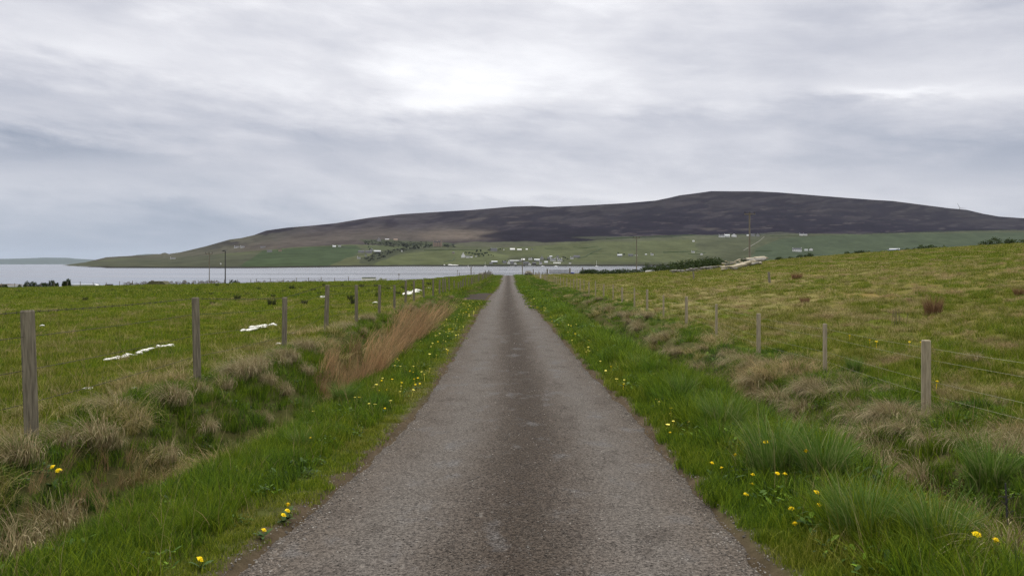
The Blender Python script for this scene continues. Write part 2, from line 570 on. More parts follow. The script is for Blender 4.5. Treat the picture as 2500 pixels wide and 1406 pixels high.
def road_material():
    m, nt, b = mat_new('road_surface')
    uv = coords(nt, 'UV')
    sp = nt.nodes.new('ShaderNodeSeparateXYZ'); nt.links.new(uv.k, sp.inputs[0])
    u = E(nt, sp.outputs[0])
    p = position(nt)
    big = noise(nt, vscale(nt, p, (1, .25, 1)), .9, 5, .6)
    mid = noise(nt, vscale(nt, p, (1, .5, 1)), 4.5, 5, .65)
    um = u + (mid - .5) * .45 + (big - .5) * .35
    # worn chippings: dark gritty crown, paler polished wheel tracks, loose grit along the edges
    crown = ((um - .06) * (um - .06) * -3.2).op('EXPONENT')
    tl = ((um + .90) * (um + .90) * -6.0).op('EXPONENT')
    trk = ((um - .98) * (um - .98) * -6.0).op('EXPONENT')
    edge = um.op('ABSOLUTE').smooth(1.2, 1.6)
    blot = noise(nt, vscale(nt, p, (1.6, .8, 1)), 1.5, 5, .62)
    c = mixc(nt, (crown * .88).clamp(), (.078, .065, .054), (.036, .028, .0215))
    c = mixc(nt, (tl + trk).clamp() * .8, c, (.094, .085, .076))
    c = mixc(nt, edge * .6, c, (.082, .070, .058))
    c = mixc(nt, blot.smooth(.54, .70) * .6, c, (.098, .095, .094))
    c = mixc(nt, blot.smooth(.46, .32) * .5, c, (.046, .038, .032))
    g1 = noise(nt, p, 85, 2, .7)
    g2 = noise(nt, p, 36, 3, .7)
    vo = nt.nodes.new('ShaderNodeTexVoronoi'); vo.inputs['Scale'].default_value = 84
    nt.links.new(p.k, vo.inputs['Vector'])
    sc = nt.nodes.new('ShaderNodeSeparateColor'); nt.links.new(vo.outputs['Color'], sc.inputs[0])
    ch = E(nt, sc.outputs[0])
    coarse = (edge * .7 + crown * .8 + blot.smooth(.55, .4) * .4 + .25).clamp()
    k = (g1.smooth(.3, .7) - .5) * .95 + (g2.smooth(.3, .7) - .5) * .9 + ((ch - .5) * 1.0) * coarse + 1.0
    c = mixc(nt, 1.0, c, combine(nt, k, k, k), 'MULTIPLY')
    pit = (ch.smooth(.80, .86) * g2.smooth(.56, .46)) * coarse
    c = mixc(nt, pit * .8, c, (.014, .012, .010))
    pale = (ch.smooth(.12, .08) * g1.smooth(.5, .62))
    c = mixc(nt, pale * .5, c, (.22, .205, .185))
    big2 = noise(nt, vscale(nt, p, (1, .5, 1)), 7.0, 2, .5)
    c = mixc(nt, big2.smooth(.73, .80) * .45, c, (.19, .175, .155))
    nt.links.new(c.k, b.inputs['Base Color'])
    b.inputs['Roughness'].default_value = .9
    b.inputs['Specular IOR Level'].default_value = .06
    bump(nt, b, g1 * .5 + g2 + ch * .6, .7, .012)
    return m


def dirt_material():
    m, nt, b = mat_new('gravelly_dirt')
    p = position(nt)
    n = noise(nt, p, 1.2, 6, .65)
    g = noise(nt, p, 40, 4, .7)
    c = mixc(nt, n.smooth(.3, .7), (.050, .042, .035), (.034, .028, .022))
    k = (g - .5) * 1.4 + 1.0
    nt.links.new(mixc(nt, 1.0, c, combine(nt, k, k, k), 'MULTIPLY').k, b.inputs['Base Color'])
    b.inputs['Roughness'].default_value = 1.0
    b.inputs['Specular IOR Level'].default_value = .03
    bump(nt, b, g, .6, .02)
    return m


def hill_material():
    m, nt, b = mat_new('hillside')
    base = attr(nt, 'Col')
    p = position(nt)
    n1 = noise(nt, vscale(nt, p, (.012, .004, .03)), 1.0, 7, .68)
    n2 = noise(nt, vscale(nt, p, (.05, .02, .1)), 1.0, 5, .7)
    k = (n1 - .5) * 1.1 + (n2 - .5) * .7 + 1.0
    nt.links.new(mixc(nt, 1.0, base, combine(nt, k, k, k), 'MULTIPLY').k, b.inputs['Base Color'])
    b.inputs['Roughness'].default_value = 1.0
    b.inputs['Specular IOR Level'].default_value = .0
    return m


def water_material():
    m, nt, b = mat_new('sea_water')
    p = position(nt)
    b.inputs['Base Color'].default_value = (.10, .11, .135, 1)
    b.inputs['Roughness'].default_value = .26
    b.inputs['IOR'].default_value = 1.5
    b.inputs['Specular IOR Level'].default_value = .5
    n1 = noise(nt, vscale(nt, p, (.12, .25, 1)), 1.0, 4, .5)
    n2 = noise(nt, vscale(nt, p, (.004, .02, 1)), 1.0, 3, .5)
    n3 = noise(nt, vscale(nt, p, (.002, .012, 1)), 1.0, 3, .5)
    nt.links.new((n3.smooth(.35, .65) * .10 + .15).k, b.inputs['Roughness'])
    bump(nt, b, n2 * .6 + n1 * .04, .3, .8)
    return m


# ------------------------------------------------------------------ ground, road, lay-by, sea
def build_ground():
    ys = np.concatenate([np.linspace(-60, 0, 16)[:-1], np.linspace(0, 3, 12)[:-1], np.exp(np.linspace(math.log(3), math.log(420), 520))])
    a = np.concatenate([np.linspace(0, 7.2, 100)[:-1], 7.2 * np.exp(np.linspace(0, math.log(430 / 7.2), 110))])
    xs = np.concatenate([-a[::-1][:-1], a])
    X, Y = np.meshgrid(xs, ys)
    Z = ground(X, Y)
    Z = np.maximum(Z, -8.0)
    u = X - ROADC(Y); l = -u - HW; r = u - HW
    big = fbm(X * .06, Y * .05, 41, 4)
    med = fbm(X * .5, Y * .35, 43, 4)
    c = np.zeros(X.shape + (3,))
    lf = np.array([.066, .082, .008]); lf2 = np.array([.078, .084, .012])
    c[:] = lf
    rf = np.array([.125, .112, .036]); rf2 = np.array([.070, .088, .012])
    t = sm(big * .6 + med * .4, .42, .58)[..., None]
    right = (rf2 * (1 - t) + rf * t)
    straw = sm(fbm(X * .12, Y * .22, 57, 4), .50, .64)[..., None] * sm(Y, 12, 30)[..., None]
    right = right * (1 - .5 * straw) + np.array([.20, .175, .08]) * .5 * straw
    left = lf * (1 - t) + lf2 * t
    c = np.where((u > 0)[..., None], right, left)
    w = (np.where(u < 0, sm(l, 2.9, 2.5), sm(r, 4.2, 3.5)) * (np.where(u < 0, l, r) > 0))[..., None]
    verge = np.array([.050, .066, .016]) * (1 - t) + np.array([.066, .072, .022]) * t
    c = c * (1 - w) + verge * w
    dl = sm(np.abs(l - 1.75), .75, .25)[..., None] * (u < 0)[..., None] * .25
    c = c * (1 - dl) + np.array([.10, .078, .042]) * dl
    dr = sm(np.abs(r - 2.5), 1.0, .4)[..., None] * (u > 0)[..., None] * .5 * sm(Y, 60, 30)[..., None]
    c = c * (1 - dr) + np.array([.072, .060, .032]) * dr
    e = np.where(u < 0, l, r)
    ed = (sm(e + .30 * (med - .5), .24, .0))[..., None]
    c = c * (1 - ed) + np.array([.070, .054, .036]) * ed
    sh = (sm(Z, -4.9, -5.3) * sm(Y, 140, 160))[..., None]
    c = c * (1 - sh) + np.array([.085, .068, .050]) * sh
    V = np.stack([X, Y, Z], -1).reshape(-1, 3)
    me = new_mesh('ground', V, grid_quads(len(xs), len(ys)), colors=c.reshape(-1, 3), smooth=True)
    tag(link('ground', me, ground_material()), kind='structure')


def build_road():
    ys = np.concatenate([np.linspace(-60, 2, 32)[:-1], np.exp(np.linspace(math.log(2), math.log(300), 420))])
    us = np.concatenate([[-1.0], np.linspace(-.97, .97, 25), [1.0]])
    Y, U = np.meshgrid(ys, us, indexing='ij')
    ragL = .10 * (fbm(Y * .9, Y * 0 + 3, 5, 4) - .5) * 2 + .05 * (vnoise(Y * 6, Y * 0, 9) - .5)
    ragR = .07 * (fbm(Y * .9, Y * 0 + 8, 6, 4) - .5) * 2 + .05 * (vnoise(Y * 6, Y * 0, 19) - .5)
    half = np.where(U < 0, HW + ragL, HW + ragR)
    u = U * half
    X = ROADC(Y) + u
    Z = ROADZ(Y) - .03 * (u / HW) ** 2 + .012 * (fbm(X * 1.2, Y * .6, 71, 3) - .5)
    Z = np.where(np.abs(U) > .985, Z - .07, Z)
    V = np.stack([X, Y, Z], -1).reshape(-1, 3)
    me = new_mesh('road', V, grid_quads(len(us), len(ys)), smooth=True)
    uvl = me.uv_layers.new(name='UVMap')
    li = np.zeros(len(me.loops), np.int32); me.loops.foreach_get('vertex_index', li)
    uv = np.stack([u.ravel()[li], Y.ravel()[li]], -1).astype(np.float32)
    uvl.data.foreach_set('uv', uv.ravel())
    tag(link('road', me, road_material()), kind='structure')


def build_layby():
    ys = np.linspace(57, 80, 40); ts = np.linspace(0, 1, 14)
    Y, T = np.meshgrid(ys, ts, indexing='ij')
    wid = 2.35 * sm(Y, 56.5, 62) * sm(Y, 81, 74) + .15 * (vnoise(Y * .8, Y * 0, 3) - .5)
    X = ROADC(Y) - 1.5 - wid * T
    Z = np.where(T < .1, ROADZ(Y) - .06, np.maximum(ground(X, Y), ROADZ(Y) - .05) + .03)
    Z = np.where(T > .95, ground(X, Y) - .03, Z)
    V = np.stack([X, Y, Z], -1).reshape(-1, 3)
    tag(link('layby', new_mesh('layby', V, grid_quads(len(ts), len(ys)), smooth=True), dirt_material()), kind='structure')


def build_sea():
    V = [(-30000, 140, SEA), (30000, 140, SEA), (30000, 60000, SEA), (-30000, 60000, SEA)]
    tag(link('sea', new_mesh('sea', V, [(0, 1, 2, 3)]), water_material()), kind='structure')


build_ground(); build_road(); build_layby(); build_sea()

# ------------------------------------------------------------------ the island across the water
SKY = [(-900, 700), (60, 690), (110, 653), (160, 647), (210, 640), (260, 628), (330, 624), (392, 620), (402, 616.5), (412, 620), (440, 616), (500, 602), (560, 585), (590, 581), (620, 574), (650, 563), (700, 556), (760, 551), (820, 545), (850, 540), (900, 532), (980, 523), (1060, 518), (1150, 513), (1250, 504.5), (1300, 503), (1340, 505.5), (1400, 503), (1460, 500), (1530, 496), (1600, 490), (1630, 484), (1660, 477), (1700, 472), (1735, 467), (1850, 467.5), (1900, 470), (1950, 474), (2050, 482), (2130, 488), (2180, 491), (2250, 500), (2320, 509), (2360, 512.5), (2400, 522), (2440, 529), (2500, 533), (2700, 545), (3000, 562), (3500, 600)]
SHORE = [(-900, 655), (60, 654), (200, 654.5), (600, 655), (850, 652), (1000, 650.5), (1250, 650.3), (1500, 650), (1700, 649.5), (3500, 649)]


def sky_y(px): return np.interp(px, [p[0] for p in SKY], [p[1] for p in SKY])
def shore_y(px): return np.interp(px, [p[0] for p in SHORE], [p[1] for p in SHORE])
def hill_D0(px): return F * (-SEA) / (shore_y(px) - CY)
def hill_D1(px): return hill_D0(px) + 2300.0


def hill_z(px, Y):
    D0 = hill_D0(px); t = np.clip((Y - D0) / (hill_D1(px) - D0), 0, None)
    tt = np.clip(t, 0, 1)
    s = .75 * tt + .25 * tt * tt
    py = shore_y(px) + (sky_y(px) - shore_y(px)) * s
    z = (CY - py) * Y / F
    zr = (CY - sky_y(px)) * hill_D1(px) / F
    return np.where(t > 1, zr - (Y - hill_D1(px)) * .12, z)


def on_hill(px, py):
    D0 = float(hill_D0(px)); ys = np.linspace(D0, D0 + 2300, 1200)
    pys = CY - hill_z(px, ys) * F / ys
    k = int(np.argmin(np.abs(pys - py)))
    Y = float(ys[k])
    return Vector(((px - CX) * Y / F, Y, float(hill_z(px, Y))))


def inpoly(px, py, poly):
    inside = np.zeros(px.shape, bool)
    n = len(poly)
    for i in range(n):
        x0, y0 = poly[i]; x1, y1 = poly[(i + 1) % n]
        if y0 == y1: continue
        c = ((y0 > py) != (y1 > py)) & (px < (x1 - x0) * (py - y0) / (y1 - y0) + x0)
        inside ^= c
    return inside


def build_hills():
    pxs = np.arange(-200, 3300, 4.0)
    ts = np.concatenate([[-.004], np.linspace(0, 1, 210), [1.02, 1.1, 1.3]])
    T, PX = np.meshgrid(ts, pxs, indexing='ij')
    D0 = hill_D0(PX); D1 = hill_D1(PX)
    Y = D0 + (D1 - D0) * T
    Z = np.where(T < 0, SEA - 3, hill_z(PX, Y))
    X = (PX - CX) * Y / F
    PY = CY - Z * F / Y
    w1 = (fbm(PX * .012, PY * .05, 5, 4) - .5); w2 = (fbm(PX * .012, PY * .04, 9, 4) - .5)
    qx = PX + w1 * 46; qy = PY + w2 * 8
    # heather with paler streaks
    st = fbm(PX * .012, PY * .16, 31, 5)
    st2 = fbm(PX * .03, PY * .30 + PX * .004, 33, 4)
    c = np.zeros(PX.shape + (3,))
    heath = np.array([.015, .0125, .019]); heath2 = np.array([.028, .024, .030]); moor = np.array([.058, .056, .042])
    k = sm(st, .52, .68)[..., None]
    c[:] = heath * (1 - k) + heath2 * k
    pal = (sm(st2, .66, .72) * .5)[..., None]
    c = c * (1 - pal) + np.array([.075, .065, .063]) * pal
    up = (sm((shore_y(PX) - PY) / np.maximum(shore_y(PX) - sky_y(PX), 4) + .5 * (st - .5), .62, .9) * .6)[..., None]
    c = c * (1 - up) + np.array([.034, .030, .033]) * up
    wl = (sm(qx, 1330, 1000) * .7)[..., None]
    c = c * (1 - wl) + np.array([.039, .034, .039]) * (.45 + 1.1 * st2[..., None]) * wl
    # the upper left moor and its brown skirt
    lm = (sm(qx, 800, 560))[..., None]
    c = c * (1 - lm) + (moor * (.75 + .5 * st[..., None])) * lm
    dk = (sm(fbm(PX * .02, PY * .12 + PX * .02, 77, 4), .47, .62) * sm(qx, 430, 620) * .8)[..., None]
    c = c * (1 - dk) + heath * dk
    def paint(poly, col, soft=0.0, k=1.0, wx=1.0):
        nonlocal c
        m = inpoly(PX + w1 * 46 * wx, PY + w2 * 8 * wx, poly)[..., None] * k
        if soft:
            m = np.mean([inpoly(PX + w1 * 60 + soft * 3 * math.cos(q) * rr_, PY + w2 * 12 + soft * math.sin(q) * rr_ + 5 * (st2 - .5), poly) for q in np.arange(0, 6.28, .9) for rr_ in (.4, 1)], 0)[..., None] * k
        c = c * (1 - m) + np.array(col) * (.82 + .36 * st2[..., None]) * m
    paint([(560, 612), (700, 578), (800, 568), (900, 562), (1000, 558), (1100, 555), (1190, 560), (1212, 571), (1180, 584), (1120, 592), (960, 594), (850, 600), (720, 612), (600, 622)], (.070, .060, .051), k=.75, soft=13)
    paint([(1040, 566), (1190, 560), (1215, 570), (1180, 584), (1120, 590), (1040, 588)], (.098, .081, .066), k=.65, soft=8)
    paint([(1175, 572), (1260, 560), (1500, 556), (1500, 585), (1350, 591), (1230, 586), (1185, 580)], (.013, .011, .016), k=.9, soft=3)
    green = [(90, 660), (200, 641), (300, 631), (450, 631), (560, 618), (640, 611), (720, 604), (850, 597), (950, 600), (1100, 600), (1160, 590), (1300, 593), (1400, 590), (1500, 584), (1700, 575), (1850, 574), (1950, 571), (2100, 572), (2300, 566), (2500, 562), (3300, 562), (3300, 665)]
    paint(green, (.056, .066, .034), wx=.35)
    fld = (fbm(PX * .006, PY * .09, 91, 2) - .5)
    g = inpoly(qx, qy, green)[..., None]
    c = c * (1 + g * fld[..., None] * .5)
    paint([(100, 655), (200, 642), (560, 622), (640, 614), (640, 656)], (.050, .056, .036), k=.7)
    paint([(585, 652), (640, 612), (760, 603), (868, 600), (880, 612), (850, 635), (800, 650)], (.038, .056, .027), wx=.3)
    paint([(800, 650), (850, 630), (900, 618), (930, 621), (930, 640), (880, 646)], (.064, .075, .036), wx=.3)
    paint([(880, 601), (940, 598), (1000, 603), (990, 609), (900, 611)], (.056, .070, .034), wx=.3)
    paint([(905, 650), (940, 628), (1010, 615), (1110, 611), (1190, 611), (1240, 625), (1240, 645), (1000, 649)], (.064, .078, .034), wx=.3)
    paint([(880, 586), (960, 586), (1050, 591), (1110, 595), (1110, 604), (1030, 608), (960, 618), (915, 643), (885, 645), (880, 628), (920, 612), (1000, 604), (960, 598), (890, 596)], (.040, .048, .028), wx=.8, k=.85)
    paint([(1110, 596), (1240, 588), (1350, 592), (1350, 598), (1230, 604), (1150, 604)], (.055, .060, .038), k=.8)
    paint([(1205, 605), (1350, 598), (1520, 588), (1700, 580), (1700, 640), (1420, 640), (1300, 628), (1240, 625)], (.061, .074, .033), wx=.2)
    paint([(1830, 640), (1845, 606), (1905, 584), (2000, 575), (2400, 568), (3300, 566), (3300, 640)], (.042, .058, .030), wx=.15)
    paint([(1390, 580), (1900, 568), (1990, 575), (1880, 585), (1700, 583), (1500, 589)], (.060, .068, .042), k=.5)
    for poly in ([(1700, 558), (1740, 555), (1760, 557), (1720, 562)], [(1780, 556), (1830, 558), (1810, 562)], [(2060, 564), (2090, 563), (2085, 566)], [(2300, 526), (2380, 525), (2370, 528)], [(1230, 545), (1290, 540), (1300, 542), (1240, 548)], [(1130, 535), (1190, 528), (1200, 533), (1140, 540)]):
        paint(poly, (.075, .066, .058), k=.5, soft=2)
    c = np.where(g > 0, c * np.array([1.0, .93, 1.05]), c)
    wr = (PY > shore_y(PX) - 4.2 - 2 * w1)[..., None] * .85
    c = c * (1 - wr) + np.array([.024, .023, .022]) * wr
    Z = Z + np.where((T > .03) & (T < .98), 5.0 * (fbm(X * .006, Y * .004, 61, 4) - .5) * sm(T, .03, .2), 0)
    V = np.stack([X, Y, Z], -1).reshape(-1, 3)
    tag(link('hills', new_mesh('hills', V, grid_quads(len(pxs), len(ts)), colors=c.reshape(-1, 3), smooth=True), hill_material()), kind='structure')


def far_land(name, pts, base_py, Y0, depth, col):
    px = np.linspace(pts[0][0], pts[-1][0], 160)
    top = np.interp(px, [p[0] for p in pts], [p[1] for p in pts]) + .8 * (fbm(px * .03, px * 0, 3, 4) - .5)
    rows = []
    for t, s in ((-.02, -.05), (0, 0), (.3, .45), (.6, .8), (1, 1), (1.4, .6), (2, -.05)):
        Y = Y0 + depth * t
        zt = (CY - top) * (Y0 + depth) / F
        z = SEA + (zt - SEA) * s
        rows.append(np.stack([(px - CX) * (Y0 + depth) / F, np.full_like(px, Y), z], -1))
    V = np.concatenate(rows)
    m = simple(name + '_land', col, tuple(v * .8 for v in col), .002, 1.0, bmp=0)
    tag(link(name, new_mesh(name, V, grid_quads(len(px), len(rows)), smooth=True), m), kind='structure')


build_hills()
far_land('distant_island', [(-900, 625), (-300, 632), (0, 632), (60, 631), (110, 629), (165, 629.5), (185, 631.5), (230, 634), (290, 645.5), (340, 649)], 649, 20000, 2600, (.045, .058, .050))
far_land('farther_island', [(300, 640), (335, 622), (360, 620), (385, 620), (430, 626), (480, 640)], 640, 25500, 1500, (.045, .058, .05))


# ------------------------------------------------------------------ grass: clump meshes instanced over the ground
def blades(n, rad, h, w, bend, lean=(0, 0), seg=3, hvar=.4, clus=1.0, flop=0.0, droop=None, seed=0, tip=.15, spread=None):
    """n tapered blades rooted in a disc; returns verts, quads, tris, colours (random, height)"""
    g = np.random.default_rng(seed)
    rr = rad * g.random(n) ** (.5 * clus); th = g.random(n) * 2 * math.pi
    x0 = rr * np.cos(th); y0 = rr * np.sin(th)
    H = h * (1 + hvar * (g.random(n) * 2 - 1))
    if spread is None:
        a = g.random(n) * 2 * math.pi
    else:
        a = th + (g.random(n) - .5) * spread
    B = bend * (.35 + .9 * g.random(n))
    face = g.random(n) * math.pi
    W = w * (.6 + .8 * g.random(n))
    V = []; rnd = g.random(n)
    cols = []
    fx, fy = np.cos(face), np.sin(face)
    for k in range(seg + 1):
        t = k / seg
        ang = B * t * (1 + flop * t)
        hh = H * np.sin(np.clip(ang, 1e-3, None)) / np.clip(ang, 1e-3, None) * t if True else H * t
        out = H * (1 - np.cos(ang)) / np.clip(ang, 1e-3, None) * t
        px = x0 + out * np.cos(a) + lean[0] * H * t ** 1.5
        py = y0 + out * np.sin(a) + lean[1] * H * t ** 1.5
        pz = hh - .015
        ww = W * (1 - (1 - tip) * t ** 1.5) * .5
        V.append(np.stack([px - fx * ww, py - fy * ww, pz], -1))
        V.append(np.stack([px + fx * ww, py + fy * ww, pz], -1))
        cols += [np.stack([rnd, np.full(n, t)], -1)] * 2
    m = 2 * (seg + 1)
    V = np.stack(V, 1).reshape(-1, 3)
    C = np.stack(cols, 1).reshape(-1, 2)
    base = (np.arange(n) * m)[:, None]
    Q = np.concatenate([base + np.array([2 * k, 2 * k + 1, 2 * k + 3, 2 * k + 2]) for k in range(seg)], 0)
    return V, Q, np.concatenate([C, np.zeros((len(C), 1))], 1)


def leaves(n, rad, h, size, seed):
    """broad low leaves: docks, nettles, dandelion rosettes"""
    g = np.random.default_rng(seed)
    V = []; Q = []; C = []
    for i in range(n):
        th = g.random() * 6.283; r = rad * math.sqrt(g.random())
        b = np.array([r * math.cos(th), r * math.sin(th), h * g.random()])
        a = g.random() * 6.283; d = np.array([math.cos(a), math.sin(a), .15 + .6 * g.random()]); sd = np.array([-math.sin(a), math.cos(a), .3 * (g.random() - .5)])
        L = size * (.6 + .8 * g.random()); k = len(V); rnd = g.random()
        for s, wd, dz in ((0, .15, 0), (.35, .42, .02), (.7, .36, 0), (1, .04, -.12)):
            p = b + d * L * s + np.array([0, 0, dz * L])
            V += [p - sd * wd * L * .5, p + sd * wd * L * .5]
            C += [(rnd, s, 0)] * 2
        for q in range(3):
            Q.append([k + 2 * q, k + 2 * q + 1, k + 2 * q + 3, k + 2 * q + 2])
    return np.array(V), np.array(Q), np.array(C)


CL = bpy.data.collections.new('grass_clumps')
KIND = {}
_n = 0


def clump(kind, data):
    global _n
    nm = 'clump_%02d' % _n
    o = bpy.data.objects.new(nm, new_mesh(nm, data[0], data[1], colors=data[2]))
    o.data.materials.append(M_GRASS)
    CL.objects.link(o)
    KIND.setdefault(kind, []).append(_n)
    _n += 1


for s in range(3):
    clump('lawn', blades(70, .17, .062, .0075, 1.0, seed=10 + s, hvar=.5))
for s in range(3):
    clump('medium', blades(70, .17, .15, .0075, 1.1, seed=20 + s, hvar=.5))
for s in range(4):
    clump('tall', blades(75, .15, .30, .0085, 1.25, seed=30 + s, hvar=.45, spread=2.5))
for s in range(4):
    clump('dead', blades(95, .17, .30, .0065, 1.9, lean=(.5 * math.cos(s * 1.6), .5 * math.sin(s * 1.6)), seed=40 + s, hvar=.5, flop=.35, spread=2.2))
for s in range(3):
    clump('reed', blades(34, .17, .66, .012, .5, lean=(.34, -.10), seed=50 + s, hvar=.45))
for s in range(3):
    clump('patch', blades(170, .62, .085, .022, 1.2, seed=60 + s, hvar=.6))
for s in range(3):
    clump('drypatch', blades(170, .55, .12, .024, 1.7, lean=(.4 * math.cos(s * 2), .4 * math.sin(s * 2)), seed=70 + s, hvar=.6))
for s in range(3):
    clump('leaf', leaves(40, .16, .10, .05, 80 + s))
for s in range(2):
    clump('stalk', blades(7, .14, .45, .005, .9, seed=90 + s, hvar=.5))


def scatter(name, pts, label=None):
    """pts: list of arrays (x, y, z, rotz, tiltx, tilty, scale, tint, bright, kind)"""
    P = np.concatenate(pts) if isinstance(pts, list) else pts
    me = new_mesh(name, P[:, :3])
    for an, typ, data in (('rot', 'FLOAT_VECTOR', P[:, [4, 5, 3]]), ('scl', 'FLOAT_VECTOR', P[:, [6, 6, 10]]), ('tint', 'FLOAT', P[:, 7]), ('bright', 'FLOAT', P[:, 8])):
        a = me.attributes.new(an, typ, 'POINT')
        a.data.foreach_set('vector' if typ == 'FLOAT_VECTOR' else 'value', data.astype(np.float32).ravel())
    a = me.attributes.new('idx', 'INT', 'POINT')
    a.data.foreach_set('value', P[:, 9].astype(np.int32))
    o = link(name, me)
    ng = bpy.data.node_groups.new(name + '_nodes', 'GeometryNodeTree')
    ng.interface.new_socket('Geometry', in_out='INPUT', socket_type='NodeSocketGeometry')
    ng.interface.new_socket('Geometry', in_out='OUTPUT', socket_type='NodeSocketGeometry')
    N = ng.nodes; L = ng.links
    gi = N.new('NodeGroupInput'); go = N.new('NodeGroupOutput')
    ip = N.new('GeometryNodeInstanceOnPoints'); ci = N.new('GeometryNodeCollectionInfo')
    ci.inputs['Collection'].default_value = CL
    ci.inputs['Separate Children'].default_value = True
    ci.inputs['Reset Children'].default_value = True
    ip.inputs['Pick Instance'].default_value = True
    L.new(gi.outputs[0], ip.inputs['Points']); L.new(ci.outputs[0], ip.inputs['Instance'])
    for an, typ, sock in (('rot', 'FLOAT_VECTOR', 'Rotation'), ('scl', 'FLOAT_VECTOR', 'Scale'), ('idx', 'INT', 'Instance Index')):
        na = N.new('GeometryNodeInputNamedAttribute'); na.data_type = typ
        na.inputs[0].default_value = an
        src = na.outputs[0]
        if sock == 'Rotation':
            e2r = N.new('FunctionNodeEulerToRotation'); L.new(src, e2r.inputs[0]); src = e2r.outputs[0]
        L.new(src, ip.inputs[sock])
    L.new(ip.outputs[0], go.inputs[0])
    md = o.modifiers.new('scatter', 'NODES'); md.node_group = ng
    tag(o, kind='stuff')
    return o


def pick(kinds, n):
    ids = np.array(sum((KIND[k] for k in kinds), []))
    return ids[RNG.integers(0, len(ids), n)].astype(float)


